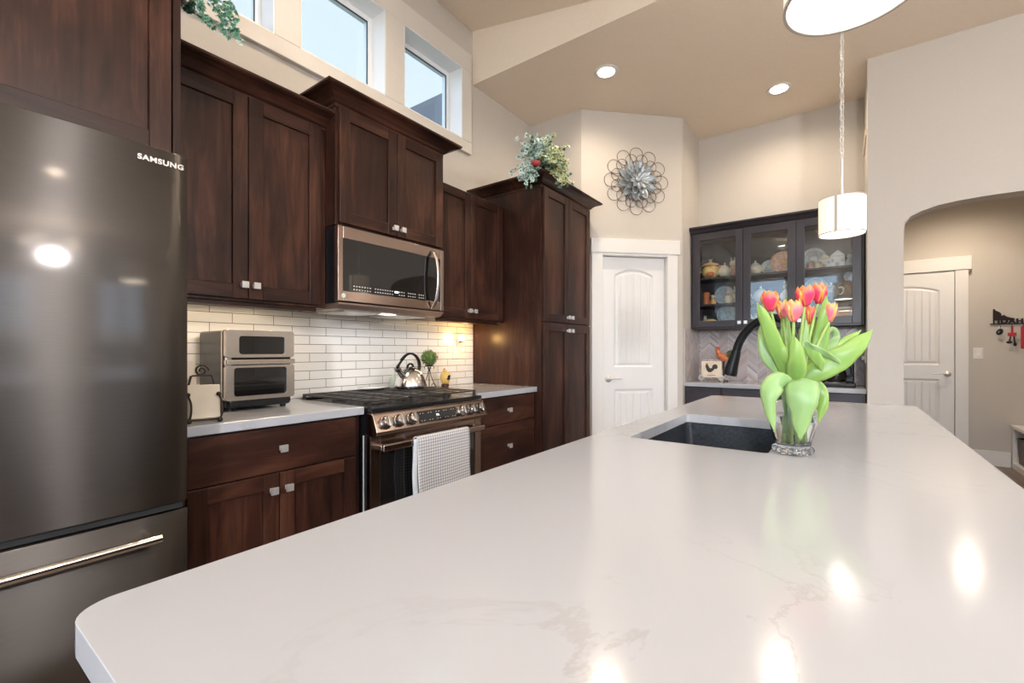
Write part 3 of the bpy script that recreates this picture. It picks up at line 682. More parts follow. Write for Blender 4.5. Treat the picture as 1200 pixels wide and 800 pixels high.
b.done('scroll_frame', WIRE, es)
bk = thing('recipe_board', 'cream painted board with pale wood edge resting in the iron easel', 'board', (-1.835, .655, .914), RUN-.25)
b = MB(Matrix.Translation((0, -.022, .013)) @ Matrix.Rotation(radians(-10), 4, 'X')); b.box(-.048, .048, -.012, .0, 0, .118); b.done('front', CREAM, bk, bevel=.003)
b = MB(Matrix.Translation((0, -.022, .013)) @ Matrix.Rotation(radians(-10), 4, 'X')); b.box(-.046, .046, .0, .020, 0, .115); b.done('edge', LWOOD, bk, bevel=.002)
b = MB(Matrix.Translation((-1.90, .650, .9145)) @ Matrix.Rotation(RUN, 4, 'Z') @ Matrix.Rotation(radians(-4), 4, 'X')); b.box(-.05, .008, -.006, .006, 0, .215)
tag(b.done('cutting_board', CREAM, bevel=.003), 'narrow pale cutting board standing behind easel at refrigerator side', 'cutting board')
# ------------------------------------------------------------------ things on the cooktop and right counter
kt = thing('tea_kettle', 'polished stainless whistling tea kettle with black handle on rear burner', 'kettle', (-2.10, 1.84, .9385), RUN)
b = MB(); b.lathe([(0, 0), (.070, 0), (.078, .006), (.080, .018), (.076, .045), (.066, .078), (.052, .106), (.036, .124), (.022, .131), (.021, .134), (0, .137)], seg=36); b.done('body', CHR, kt)
b = MB(); b.tube([(-.050, -.01, .075), (-.075, -.015, .100), (-.094, -.018, .122)], [.020, .014, .012], 14); b.tube([(-.092, -.018, .119), (-.103, -.020, .131)], .0165, 14); b.done('spout', CHR, kt)
b = MB(); b.tube([(-.098, -.019, .137), (-.085, -.017, .155), (-.060, -.012, .185), (-.045, -.009, .195)], [.008, .006, .006, .006], 10)
b.tube(smooth_path([(-.066, -.012, .180), (-.035, -.007, .208), (.0, 0, .218), (.035, .005, .206), (.060, .008, .175), (.068, .01, .135), (.060, .009, .105)]), [.010]*31, 12, flat=.7); b.done('handle', BLK, kt)
b = MB(); b.tube(smooth_path([(-.022, 0, .13), (-.012, 0, .150), (.008, 0, .152), (.020, 0, .13)]), .006, 10); b.done('lid_loop', BLK, kt)
kt.scale = (1.2, 1.2, .96)
sp = MB(); sp.surf(lambda u, v: ((.012+.048*v)*cos(2*pi*u)*1.5, (.012+.048*v)*sin(2*pi*u), .002+.012*v*v), 28, 6, closed=True)
sp.face([sp.v(((.012)*cos(2*pi*k/28)*1.5, .012*sin(2*pi*k/28), .002)) for k in range(28)])
tag(sp.done('spoon_rest', WCER, solid=.003, loc=(-2.20, 1.640, .940)), 'white ceramic spoon rest on the cooktop grate left of kettle', 'spoon rest'); bpy.data.objects['spoon_rest'].rotation_euler = (0, 0, pi/2)
b = MB(); b.lathe([(0, 0), (.020, 0), (.022, .003), (.022, .055), (.017, .068), (.012, .072), (.012, .082), (0, .083)], seg=20)
tag(b.done('salt_shaker', mat('pale_green_ceramic', (.50, .55, .44), .3), loc=(-2.235, 1.822, .9385)), 'pale grey-green shaker half hidden behind the kettle spout', 'shaker')
tp = thing('topiary', 'small round green topiary ball on black scroll stand right of kettle', 'topiary', (-2.20, 2.087, .9145), RUN)
b = MB()
for k_ in range(4):
    a = pi/4+k_*pi/2; c_, s_ = cos(a), sin(a)
    b.tube([(r*c_, r*s_, z) for r, z in ((.040, .002), (.044, .012), (.030, .040), (.012, .085), (.004, .125), (.008, .145))], .0026, 7)
    b.tube([((.028+.013*cos(q))*c_, (.028+.013*cos(q))*s_, .022+.013*sin(q)) for q in [i*.5 for i in range(12)]], .0022, 6)
    b.tube([((.020+.011*cos(q))*c_, (.020+.011*cos(q))*s_, .140+.011*sin(q)) for q in [i*.5-1 for i in range(11)]], .0022, 6)
b.lathe([(0, .148), (.022, .15), (.030, .158)], seg=16); b.done('stand', WIRE, tp)
b = MB(); b.ball((0, 0, .205), .046, seg=20, rows=14)
rnd = random.Random(3)
for i in range(420):
    z = rnd.uniform(-1, 1); a = rnd.uniform(0, 2*pi); n = Vector((sqrt(1-z*z)*cos(a), sqrt(1-z*z)*sin(a), z)); c = Vector((0, 0, .205))+n*rnd.uniform(.045, .053)
    t1 = n.orthogonal().normalized(); t1 = Matrix.Rotation(rnd.uniform(0, 6.28), 3, n) @ t1; t2 = n.cross(t1); s_ = rnd.uniform(.004, .007)
    b.face([b.v(c+t1*s_), b.v(c+t2*s_*.6+n*.003), b.v(c-t1*s_+n*.004), b.v(c-t2*s_*.6)], rnd.choice((0, 1)))
b.done('foliage', [MOSS, mat('topiary_light_leaves', (.24, .33, .08), .6)], tp, recalc=False)
hn = thing('rooster_jar', 'small yellow rooster salt jar on dark base on right counter', 'figurine', (-2.20, 2.235, .9145), RUN)
YEL = mat('yellow_glaze', (.72, .48, .14), .3); DKR = mat('dark_brown_glaze', (.06, .02, .015), .3)
b = MB(); b.lathe([(0, 0), (.026, 0), (.027, .02), (.022, .026), (0, .027)], seg=20); b.done('base', DKR, hn)
b = MB(); b.lathe([(.0, .026), (.022, .027), (.032, .045), (.036, .068), (.032, .09), (.024, .102), (0, .106)], seg=22); b.ball((-.004, 0, .110), (.017, .015, .014)); b.done('body', YEL, hn)
b = MB(); b.ball((.0, -.034, .068), (.012, .006, .017)); b.ball((.011, -.030, .078), (.007, .005, .010)); b.ball((-.01, -.031, .060), (.007, .005, .006)); b.done('painted_hen', BLK, hn)
b = MB(); b.ball((-.008, 0, .124), (.009, .003, .008)); b.done('comb', mat('comb_red', (.5, .12, .03), .4), hn)
ol = thing('wall_outlet', 'white wall outlet on subway tile below the night light', 'outlet', (XW+.009, 2.482, 1.165), RUN)
b = MB(); b.box(-.036, .036, -.006, 0, -.058, .058); b.done('plate', OUTL, ol, bevel=.002)
for z in (-.026,): b = MB(); b.box(-.016, .016, -.008, -.006, z-.014, z+.014); b.done('socket', OUTL, ol, bevel=.001)
nl = thing('night_light', 'glowing amber glass night light plugged in on the tile wall', 'night light', (XW+.017, 2.490, 1.205), RUN)
b = MB(); b.box(-.014, .014, -.010, .0, -.012, .04); b.done('plug', OUTL, nl, bevel=.002)
b = MB(); b.lathe([(.016, .03), (.024, .042), (.027, .058), (.022, .074), (.018, .082)], (0, -.038, 0), 20); b.done('glass_globe', NIGHTL, nl)
b = MB(); b.lathe([(0, .020), (.018, .022), (.019, .030), (0, .031)], (0, -.038, 0), 20); b.done('cap', IRON, nl); b = MB(); b.lathe([(0, .088), (.014, .088), (.022, .084), (.018, .081), (0, .081)], (0, -.038, 0), 20); b.done('cap', IRON, nl)
lamp_light('night_bulb', 'POINT', (0, -.085, .058), 1.3, (1, .58, .2), nl, .03)
# ------------------------------------------------------------------ ivy leaves
def ivy_leaf(b, c, d, n, s, m):
    """five-lobed ivy leaf, tip direction d, facing n"""
    d = Vector(d).normalized(); n = Vector(n); n = (n-d*n.dot(d)).normalized(); sdir = d.cross(n)
    out = [(0, -.25), (.32, -.42), (.62, -.18), (.40, .08), (.56, .42), (.24, .40), (0, 1.0), (-.24, .40), (-.56, .42), (-.40, .08), (-.62, -.18), (-.32, -.42)]
    if b.uv is None: b.uv = b.bm.loops.layers.uv.new('UVMap')
    cv = b.v(c+n*s*.08); ov = [b.v(c+sdir*x*s+d*y*s-n*s*.18*abs(x)) for x, y in out]
    for i in range(len(out)):
        j = (i+1) % len(out); f = b.face([cv, ov[i], ov[j]], m, True)
        if f:
            for l, uvv in zip(f.loops, ((.5, .2), (1, .2), (1, .2))): l[b.uv].uv = uvv
vp = thing('trailing_ivy', 'green ivy trailing down from the top of refrigerator cabinet', 'plant', (-1.93, .50, 2.4845))
off = Vector((1.93, -.50, -2.4845)); MV = Matrix.Translation(off)
b = MB(); b.lathe([(0, 0), (.06, 0), (.085, .12), (.088, .13), (.078, .13), (.07, .10), (0, .10)], seg=20); b.done('pot', POT, vp)
b = MB(MV); s2 = MB(MV); rnd = random.Random(11)
vines = [[(222, -30), (232, 2), (240, 20), (248, 32)], [(235, -30), (245, -5), (255, 12), (262, 26), (266, 42)], [(245, -30), (262, 0), (268, 20), (274, 36), (279, 50)], [(228, -30), (226, 0), (222, 10), (218, 6)], [(240, -25), (256, -8), (266, 6), (270, 14)]]
for vi, vv in enumerate(vines):
    pts = [W3(x, y, 1.56+.02*vi) for x, y in vv]; pts = [Vector((-1.93, .50, 2.60)), Vector((-1.86, .56, 2.64))]+pts; sm = smooth_path(pts, 6); s2.tube(sm, .0018, 6)
    for i, p in enumerate(sm):
        if i < 3: continue
        for r_ in range(2 if i < len(sm)-3 else 1):
            dd = Vector((rnd.uniform(-.3, .6), rnd.uniform(-.5, .9), rnd.uniform(-1.2, .1))); nn = Vector((.8, -.5, .3))+Vector((rnd.uniform(-.5, .5), rnd.uniform(-.5, .5), rnd.uniform(-.5, .5)))
            ivy_leaf(b, p+Vector((rnd.uniform(-.015, .02), rnd.uniform(-.015, .015), rnd.uniform(-.01, .01))), dd, nn, rnd.uniform(.016, .028)*(1.1-.4*i/len(sm)), rnd.choice((0, 0, 0, 1)))
s2.done('vine_stems', GSTEM, vp); b.done('foliage', [IVYD, IVYB], vp, recalc=False)
pl = thing('ivy_arrangement', 'variegated ivy arrangement with red rose on top of tall pantry cabinet', 'plant', (-1.80, 2.80, 2.3885))
off = Vector((1.80, -2.80, -2.3885)); MV = Matrix.Translation(off)
b = MB(); b.lathe([(0, 0), (.055, 0), (.075, .07), (.065, .075), (0, .06)], seg=20); b.done('pot', POT, pl)
b = MB(MV); s2 = MB(MV); rnd = random.Random(5)
C0 = Vector((-1.78, 2.80, 2.47))
ends = []
for i in range(70):
    px = rnd.uniform(609, 664); f = (px-609)/55
    top = 162 if px < 645 else 172
    py = rnd.uniform(top, 212 if px < 625 or px > 652 else 190); ends.append((px, py, rnd.uniform(2.93, 3.16)))
ends += [(618, 160, 3.1), (625, 163, 3.0), (648, 160, 3.1), (662, 170, 3.05), (612, 200, 2.95), (622, 212, 2.92), (655, 214, 2.92), (665, 205, 2.95), (600, 203, 3.0), (668, 214, 2.95), (632, 160, 3.05), (656, 218, 2.92), (618, 214, 2.92)]
for (px, py, d_) in ends:
    E_ = W3(px, py, d_); mid = (C0+E_)/2+Vector((0, 0, .05)); sm = smooth_path([C0, mid, E_], 4); s2.tube(sm, .0014, 5)
    for p in sm[3:]:
        for r_ in range(2):
            c = p+Vector([rnd.uniform(-.022, .022) for _ in range(3)])
            dd = Vector((rnd.uniform(-1, 1), rnd.uniform(-1, 1), rnd.uniform(-1, .5))); nn = Vector((.6, -.9, .3))+Vector([rnd.uniform(-.7, .7) for _ in range(3)])
            ivy_leaf(b, c, dd, nn, rnd.uniform(.018, .032), 0 if (c-C0).dot(Vector((.8, .6, 0)))+rnd.uniform(-.05, .05) < .0 else 1) if rnd.random() > .22 else ivy_leaf(b, c+Vector((.01, .02, -.01)), dd, nn, .022, 2)
s2.done('vine_stems', GSTEM, pl); b.done('foliage', [IVYB, IVYG, IVYD], pl, recalc=False)
ROSE = mat('rose_red', (.45, .05, .06), .5, sss=.1)
b = MB(MV); rc = W3(628, 192, 2.95)
for lay, (R_, n_) in enumerate(((.012, 3), (.020, 4), (.030, 5))):
    for k_ in range(n_):
        a0 = 2*pi*k_/n_+lay*.7
        b.surf(lambda u, v, R_=R_, a0=a0, n_=n_: tuple(rc+Vector((R_*sin(.4+v*1.15)*cos(a0+(u-.5)*6.5/n_), R_*sin(.4+v*1.15)*sin(a0+(u-.5)*6.5/n_), -R_*cos(.2+v*1.5)*.8+.01))), 6, 5)
b.done('rose', ROSE, pl, solid=.001)
# ------------------------------------------------------------------ wall flower ornament on the diagonal wall
fo = thing('flower_wall_decor', 'round wire flower wall ornament with grey metal petals above pantry door', 'wall decor', (P0[0]+.493/sqrt(2), P0[1]+.493/sqrt(2), 2.638), pi/4)
b = MB()
for (Rc, rr_, ra, ph, y) in ((.222, .056, .070, 0, -.012), (.165, .052, .070, .5, -.016), (.115, .045, .060, 0, -.022)):
    for k_ in range(12):
        a = 2*pi*(k_+ph)/12; rad = (cos(a), sin(a)); tan = (-sin(a), cos(a)); P = []
        for i in range(24):
            q = 2*pi*i/24; p_, q_ = ra*cos(q), rr_*(1+.22*cos(q))*sin(q)
            P.append(((Rc+p_)*rad[0]+q_*tan[0], y, (Rc+p_)*rad[1]+q_*tan[1]))
        b.tube(P, .0022, 6, closed=True)
b.tube([(0, -.004, 0), (0, -.03, 0)], .02, 12); b.done('wire_petals', WIRE2, fo)
for (Lp, wd, n_, y0, cup, ph) in ((.170, .072, 10, -.020, .012, .3), (.125, .054, 10, -.034, .026, 0), (.085, .034, 10, -.046, .036, .4)):
    b = MB()
    for k_ in range(n_):
        a = 2*pi*(k_+ph)/n_
        def pf(u, v, a=a, Lp=Lp, wd=wd, y0=y0, cup=cup):
            wv = max(.001, wd*.5*sin(pi*(.06+.92*v**1.35))**.75)
            x, z = .01+Lp*v, (u-.5)*2*wv
            return (x*cos(a)-z*sin(a), y0-cup*v*v-.01*abs(u-.5)*2, x*sin(a)+z*cos(a))
        b.surf(pf, 4, 8)
    b.done('metal_petals', GREYM, fo, solid=.0012)
b = MB(); b.ball((0, -.055, 0), (.024, .012, .024)); b.done('centre', GREYM, fo)
# ------------------------------------------------------------------ interior doors
def relief_door(wd, ht, panels, parent_mat, th=.035):
    """moulded two panel plank door, front at y=0 facing -y; panels: (x0,x1,z0,z1,arch)"""
    nu, nv_ = 118, 250
    def hgt(x, z):
        for (a, c, z0, z1, ar) in panels:
            xm = (a+c)/2; zt = z1+ar*(1-((x-xm)/((c-a)/2))**2) if a < x < c else z1
            dl = min(x-a, c-x, z-z0, zt-z)
            if dl <= 0: continue
            if dl < .012: return .009*dl/.012
            if dl < .022: return .009
            if dl < .036: return .009-.006*(dl-.022)/.014
            g = abs(((x-xm)/.062+.5) % 1-.5)*.062
            return .003+(.0035 if g < .0035 else 0)
        return 0
    b = MB(); b.surf(lambda u, v: (u*wd, hgt(u*wd, v*ht), v*ht), nu, nv_, smooth=False); b.box(0, wd, .011, th, 0, ht)
    b.box(0, .002, 0, .011, 0, ht); b.box(wd-.002, wd, 0, .011, 0, ht); b.box(0, wd, 0, .011, ht-.002, ht)
    return b
def lever(parent, x, z, dirx):
    b = MB(); b.lathe([(0, 0), (.030, 0), (.030, .005), (.022, .010), (.012, .014), (.010, .04), (0, .041)], seg=24)
    o = b.done('door_handle', NIK, parent); o.location = (x, 0, z); o.rotation_euler = (pi/2, 0, 0)
    b = MB(); b.tube(smooth_path([(0, -.038, 0), (.02*dirx, -.042, .003), (.06*dirx, -.042, .006), (.095*dirx, -.040, -.002), (.112*dirx, -.038, .002)]), [.009]*6+[.0075]*15, 10, flat=.7)
    q = b.done('lever', NIK, o); q.location = (0, 0, 0); q.rotation_euler = (-pi/2, 0, 0)
dr1 = relief_door(D1-D0-.006, DZ-.01, [(.113, .474, 1.015, 1.815, .056), (.113, .474, .22, .822, 0)], DOORW).done('door_1', DOORW, recalc=True)
struct(dr1); dr1.rotation_euler = (0, 0, pi/4)
dr1.location = (P0[0]+(D0+.003)*cos(pi/4)-.03*sin(pi/4)*1, P0[1]+(D0+.003)*sin(pi/4)+.03*cos(pi/4), .008)
lever(dr1, .060, .913, 1)
for z in (1.775, 1.066, .25):
    b = MB(); b.cyl((D1-D0+.0, -.004, z-.045), (D1-D0+.0, -.004, z+.045), .006, seg=10); b.done('hinge', NIK, dr1)
b = MB(); b.box(.088, D0-.002, -.018, 0, 0, 2.010); b.box(D1+.002, .876, -.018, 0, 0, 2.010); b.box(D0-.002, D1+.002, -.018, 0, DZ+.002, 2.010); b.box(.082, .895, -.026, 0, 2.010, 2.130)
b.box(D0-.012, D0, 0, .12, 0, DZ); b.box(D1, D1+.012, 0, .12, 0, DZ); b.box(D0, D1, 0, .12, DZ, DZ+.012)
struct(diag(b.done('trim_2', TRIM, bevel=.002)))
b = MB(); b.box(0, .086, -.012, 0, 0, .13); b.box(.878, DL, -.012, 0, 0, .13); struct(diag(b.done('baseboard_pantry', TRIM, bevel=.002)))
# hall door
HX0, HX1 = .165, .926
dr2 = relief_door(HX1-HX0, 2.0, [(.115, .646, 1.01, 1.80, .06), (.115, .646, .22, .86, 0)], DOORW).done('door_2', DOORW); struct(dr2); dr2.location = (HX0, HY-.037, .003)
lever(dr2, HX1-HX0-.055, .918, -1)
b = MB(); b.box(HX0-.10, HX0-.003, HY-.045, HY, 0, 2.006); b.box(HX1+.003, HX1+.103, HY-.045, HY, 0, 2.006); b.box(HX0-.12, HX1+.125, HY-.052, HY, 2.006, 2.144); struct(b.done('trim_3', TRIM, bevel=.002))
b = MB(); b.box(HX1+.104, 1.335, HY-.014, HY, 0, .15); struct(b.done('baseboard_hall', TRIM, bevel=.003))
sw = thing('light_switch', 'white rocker light switch on hall wall beside the hall door', 'light switch', (1.105, HY, 1.138))
b = MB(); b.box(-.036, .036, -.006, 0, -.058, .058); b.done('plate', OUTL, sw, bevel=.002)
b = MB(); b.box(-.017, .017, -.010, -.006, -.034, .034); b.done('rocker', OUTL, sw, bevel=.002)
# key rack
kr = thing('key_rack', 'dark metal state-shaped key rack reading IDAHOME on the hall wall', 'key rack', (1.21, HY, 1.44))
b = MB(); st = [(0, .03), (0, .145), (.012, .148), (.018, .132), (.045, .115), (.058, .100), (.060, .078), (.078, .085), (.095, .068), (.125, .055), (.15, .05), (.15, .03)]
b.prism(st, lambda x, z: (x, -.012, z), lambda x, z: (x, -.008, z)); b.box(-.02, .40, -.012, -.008, -.012, .0); b.box(.0, .012, -.012, -.008, .0, .03); b.done('state_outline', BLKS, kr)
text_part('lettering', 'IDAHOME', .062, Matrix.Translation((.20, -.0115, .018)) @ Matrix.Rotation(pi/2, 4, 'X'), BLKS, kr, ext=.002, sx_=1.1, bold=.004, spacing=1.15)
for i in range(5):
    b = MB(); x = .05+i*.08; b.tube(smooth_path([(x, -.010, -.010), (x, -.012, -.03), (x, -.025, -.038), (x, -.034, -.028)]), .0025, 7); b.done('hook', BLKS, kr)
k1 = thing('key_ring', 'oval black key fob hanging from the leftmost hook', 'keys', (1.26, HY-.03, 1.395))
b = MB(); b.tube([(.012*cos(q), 0, .006+.012*sin(q)) for q in [i*pi/8 for i in range(16)]], .0014, 6, closed=True); b.done('ring', NIK, k1)
b = MB(Matrix.Rotation(.35, 4, 'Y')); b.ball((0.008, 0, -.04), (.024, .007, .034)); b.done('fob', BLK, k1)
k2 = thing('key_ring', 'bunch of keys on a red strap hanging beside the oval fob', 'keys', (1.34, HY-.03, 1.395))
b = MB(); b.box(-.008, .008, -.002, .002, -.07, .012); b.box(-.03, .03, -.003, .003, -.085, -.05); b.done('strap', REDK, k2, bevel=.001)
b = MB(); b.tube([(-.01, 0, -.085), (-.02, 0, -.14)], .006, 8); b.tube([(.012, 0, -.085), (.02, 0, -.17)], .006, 8); b.ball((-.02, 0, -.145), (.022, .006, .014)); b.ball((.02, 0, -.165), (.012, .005, .02)); b.done('keys', BLKS, k2)
b = MB(); b.box(-.022, .022, -.002, .002, -.21, .012); tag(b.done('lanyard', REDK, bevel=.001, loc=(1.42, HY-.03, 1.395)), 'wide bright red lanyard hanging on the rack at photo edge', 'lanyard')
# cubby bench
be = thing('cubby_bench', 'white cubby storage bench along hall wall at photo edge', 'bench', (1.34, 5.2, 0))
b = MB(); dp = .42
b.box(-.012, dp, 0, 1.385, .40, .43)
for y in (0, .44, .89, 1.345): b.box(0, dp, y, y+.04, .06, .40)
b.box(0, dp, 0, 1.385, .0, .06); b.box(dp-.01, dp, .04, 1.345, .06, .40); b.done('frame', TRIM, be, bevel=.003)
for y in (.95,):
    bs = thing('storage_basket', 'dark woven storage basket inside the white cubby bench', 'basket', (1.36, 5.2+y, .061))
    b = MB(); b.hexa([(.01, .01, 0), (.36, .01, 0), (.36, .35, 0), (.01, .35, 0), (0, 0, .24), (.37, 0, .24), (.37, .36, .24), (0, .36, .24)]); b.done('woven_body', WICK, bs, bevel=.01)
    b = MB(); b.tube(rrect3 := [(x, y_, .245) for x, y_ in rrect(0, .37, 0, .36, .02, 3)], .008, 8, closed=True); b.done('rim', BLK, bs)
# ------------------------------------------------------------------ nook cabinetry
NZ = .885
nb = cabinet('nook_base_cabinet', 'charcoal base cabinet with drawers under the nook countertop', 0, 0, 1.28, .1, .849, .48,
    [(.012, .30, .70, .84, 'slab', []), (.304, .62, .70, .84, 'slab', []), (.624, .95, .70, .84, 'slab', []), (.954, 1.262, .70, .84, 'slab', []),
     (.012, .62, .115, .694, 'shaker', []), (.624, 1.262, .115, .694, 'shaker', [])], (NV, NH), 0, (NL+.004, 4.215, 0), toe=True)
b = MB(); b.box(NL+.001, NR-.001, 4.185, NYB-.001, .85, NZ); tag(b.done('countertop', QTZ, bevel=.003), 'white quartz countertop in the recessed nook with coffee maker', 'countertop')
def openbox(b, w_, d, z0, z1):
    t_ = .018
    b.box(0, w_, d-.008, d, z0, z1); b.box(0, t_, 0, d-.008, z0, z1); b.box(w_-t_, w_, 0, d-.008, z0, z1)
    b.box(t_, w_-t_, 0, d-.008, z0, z0+.035, 1); b.box(t_, w_-t_, 0, d-.008, z1-.03, z1, 1)
    for x in (.435, .83): b.box(x-.012, x+.012, 0, .02, z0+.03, z1-.03)
UY = 4.40
nc = cabinet('display_cabinet', 'charcoal glass-front display cabinet with three doors filled with teapots', 0, 0, 1.274, 1.365, 2.235, NYB-UY-.001,
    [(.020, .433, 1.378, 2.228, 'glass', [(.410, 1.412)]), (.437, .826, 1.378, 2.228, 'glass', [(.460, 1.412)]), (.830, 1.256, 1.378, 2.228, 'glass', [(.854, 1.412)])],
    (NV, NH), 0, (NL+.008, UY, 0), open_=openbox)
crown(nc, -.006, 1.28, .3, 2.235, None, None, NH, e=.05)
for z in (1.818, 1.575):
    b = MB(); b.box(.018, 1.256, .024, .288, z, z+.018); b.done('shelf', NH, nc)
# pottery
G_CR = mat('cream_glaze', (.78, .70, .56), .25, 0, .15, 40); G_WH = mat('white_glaze', (.80, .80, .78), .2, 0, .05, 30); G_YE = mat('golden_glaze', (.80, .52, .20), .3, 0, .2, 25)
G_PK = mat('pink_floral_glaze', (.75, .48, .42), .3, 0, .35, 45); G_BL = mat('pale_blue_glaze', (.50, .62, .66), .3, 0, .3, 45); G_RD = mat('rust_red_glaze', (.55, .17, .07), .35, 0, .3, 30)
G_GY = mat('grey_glaze', (.45, .47, .50), .35, 0, .3, 40); G_GN = mat('leaf_green_glaze', (.30, .42, .20), .35, 0, .2, 40); G_OR = mat('orange_glaze', (.72, .36, .16), .35, 0, .2, 30); G_BR = mat('brown_glaze', (.25, .16, .10), .4, 0, .3, 30)
S1, S2, S3 = 1.8362, 1.5932, 1.4002
def teapot(x, y, z, s, gm, gl, label, grp='teapots in the display cabinet', d=1):
    t = thing('teapot', label, 'teapot', (x, y, z))
    b = MB(); b.lathe([(0, 0), (.030*s, 0), (.033*s, .006*s), (.052*s, .03*s), (.056*s, .052*s), (.045*s, .078*s), (.028*s, .088*s), (0, .088*s)], seg=22); b.done('body', gm, t)
    b = MB(); b.tube([(-d*.046*s, 0, .032*s), (-d*.068*s, 0, .050*s), (-d*.080*s, 0, .076*s), (-d*.088*s, 0, .082*s)], [.013*s, .010*s, .007*s, .006*s], 10); b.done('spout', gm, t)
    b = MB(); b.tube(smooth_path([(d*.045*s, 0, .074*s), (d*.07*s, 0, .080*s), (d*.082*s, 0, .055*s), (d*.066*s, 0, .028*s), (d*.050*s, 0, .026*s)]), .006*s, 8); b.done('handle', gl, t)
    b = MB(); b.lathe([(.030*s, .087*s), (.026*s, .094*s), (.008*s, .102*s), (.006*s, .106*s), (.011*s, .114*s), (0, .122*s)], seg=18); b.done('lid', gl, t)
def plate(x, y, z, r, gm, gr, label, cx=0):
    t = thing('plate', label, 'plate', (x, y, z)); M_ = Matrix.Translation((0, 0, r*1.01)) @ Matrix.Rotation(radians(-14), 4, 'X') @ Matrix.Rotation(pi/2, 4, 'X')
    b = MB(M_); b.lathe([(0, 0), (r*.6, 0), (r*.66, .006), (r*.97, .016), (r, .018), (r*.97, .021), (r*.62, .011), (0, .006)], seg=30); b.done('dish', gm, t)
    b = MB(M_); b.lathe([(r*.80, .0165), (r*.84, .0185), (r*.88, .0185)], seg=30); b.done('painted_rim', gr, t, solid=.001)
    b = MB(M_); b.ball((0, r*.1, .008), (r*.3, r*.22, .003)); b.ball((r*.2, -r*.15, .008), (r*.15, r*.2, .003)); b.done('painted_motif', gr, t)
def figurine(x, y, z, h, gm, gl, label, ears=True):
    t = thing('figurine', label, 'figurine', (x, y, z)); s = h/.12
    b = MB(); b.lathe([(0, 0), (.030*s, 0), (.032*s, .01*s), (.028*s, .035*s), (.020*s, .060*s), (.010*s, .070*s), (0, .072*s)], seg=18); b.ball((.024*s, -.006*s, .03*s), (.011*s, .013*s, .020*s)); b.ball((-.024*s, -.006*s, .03*s), (.011*s, .013*s, .020*s)); b.done('body', gm, t)
    b = MB(); b.ball((0, -.004*s, .084*s), (.019*s, .018*s, .019*s)); b.ball((0, -.022*s, .080*s), (.007*s, .007*s, .006*s))
    if ears:
        for q in (-1, 1): b.ball((q*.009*s, 0, .108*s), (.005*s, .004*s, .016*s))
    b.done('head', gl, t)
def canister(x, y, z, w_, h, gm, gl, label, roof=True):
    t = thing('house_canister', label, 'canister', (x, y, z)); b = MB(); b.box(-w_/2, w_/2, -w_*.35, w_*.35, 0, h*.66); b.done('body', gm, t, bevel=.004)
    b = MB(); b.prism([(-w_/2-.003, h*.66), (w_/2+.003, h*.66), (w_*.12, h*.92), (-w_*.12, h*.92)], lambda a, c: (a, -w_*.38, c), lambda a, c: (a, w_*.38, c)); b.ball((0, 0, h*.95), w_*.09); b.done('lid', gl, t, bevel=.003)
    b = MB(); b.box(-w_*.12, w_*.12, -w_*.36, -w_*.35, .003, h*.3)
    for q in (-1, 1): b.box(q*w_*.32-w_*.09, q*w_*.32+w_*.09, -w_*.36, -w_*.35, h*.34, h*.52)
    b.done('painted_windows', G_GY, t)
def mug(x, y, z, r, h, gm, gl, label):
    t = thing('mug', label, 'mug', (x, y, z)); b = MB(); b.lathe([(0, 0), (r*.85, 0), (r, .004), (r, h), (r*.88, h), (r*.86, .006), (0, .006)], seg=20); b.done('body', gm, t)
    b = MB(); b.tube(smooth_path([(r*.95, 0, h*.8), (r*1.5, 0, h*.75), (r*1.55, 0, h*.35), (r*.95, 0, h*.2)]), .004, 8); b.done('handle', gl, t)
# golden pumpkin tureen
tn = thing('pumpkin_tureen', 'large golden yellow pumpkin-shaped tureen with green leaf knob on top shelf', 'tureen', (-1.020, 4.56, S1+.001))
b = MB(); b.surf(lambda u, v: ((.024+.046*sin(pi*(.12+.70*v)))*(1+.05*abs(sin(4*2*pi*u/2)))*cos(2*pi*u), (.024+.046*sin(pi*(.12+.70*v)))*(1+.05*abs(sin(4*2*pi*u/2)))*sin(2*pi*u), .098*v), 48, 14, closed=True)
b.lathe([(0, 0), (.044, 0)], seg=48); b.done('bowl', G_YE, tn)
b = MB(); b.lathe([(.066, .096), (.070, .102), (.062, .112), (.03, .122), (0, .124)], seg=30); b.done('lid', G_OR, tn)
b = MB(); b.tube([(0, 0, .122), (.002, 0, .150)], [.007, .004], 8); b.tube([(.004, 0, .122), (.014, 0, .155)], [.006, .002], 8); b.tube([(-.004, 0, .122), (-.012, 0, .155)], [.006, .002], 8); b.done('leaf_knob', G_GN, tn)
b = MB()
for q in (-1, 1): b.tube(smooth_path([(q*.060, 0, .085), (q*.090, 0, .092), (q*.092, 0, .066), (q*.066, 0, .055)]), .006, 8)
b.done('handle', G_CR, tn)
b = MB(); b.ball((.01, -.062, .03), (.030, .012, .022)); b.done('painted_leaf', G_RD, tn)
teapot(-.888, 4.52, S1, .90, G_CR, G_PK, 'cream teapot with pink floral handle beside the golden tureen')
figurine(-.835, 4.60, S1, .150, G_PK, G_CR, 'pink and cream long-eared rabbit figurine at the right of top shelf behind first door')
teapot(-.640, 4.53, S1, .85, G_CR, G_WH, 'plain cream teapot at the left of top shelf behind the middle door', d=-1)
plate(-.545, 4.62, S1, .052, G_BL, G_WH, 'small pale blue and white plate standing between cream teapot and large pink plate')
plate(-.440, 4.60, S1, .078, G_PK, G_YE, 'large pink plate with golden rim leaning behind the middle door')
plate(-.215, 4.64, S1, .080, G_GY, G_WH, 'grey openwork plate standing behind the small cups near the pendant')
mug(-.235, 4.50, S1, .019, .045, G_PK, G_WH, 'small pink cup, left one of two in front of grey plate')
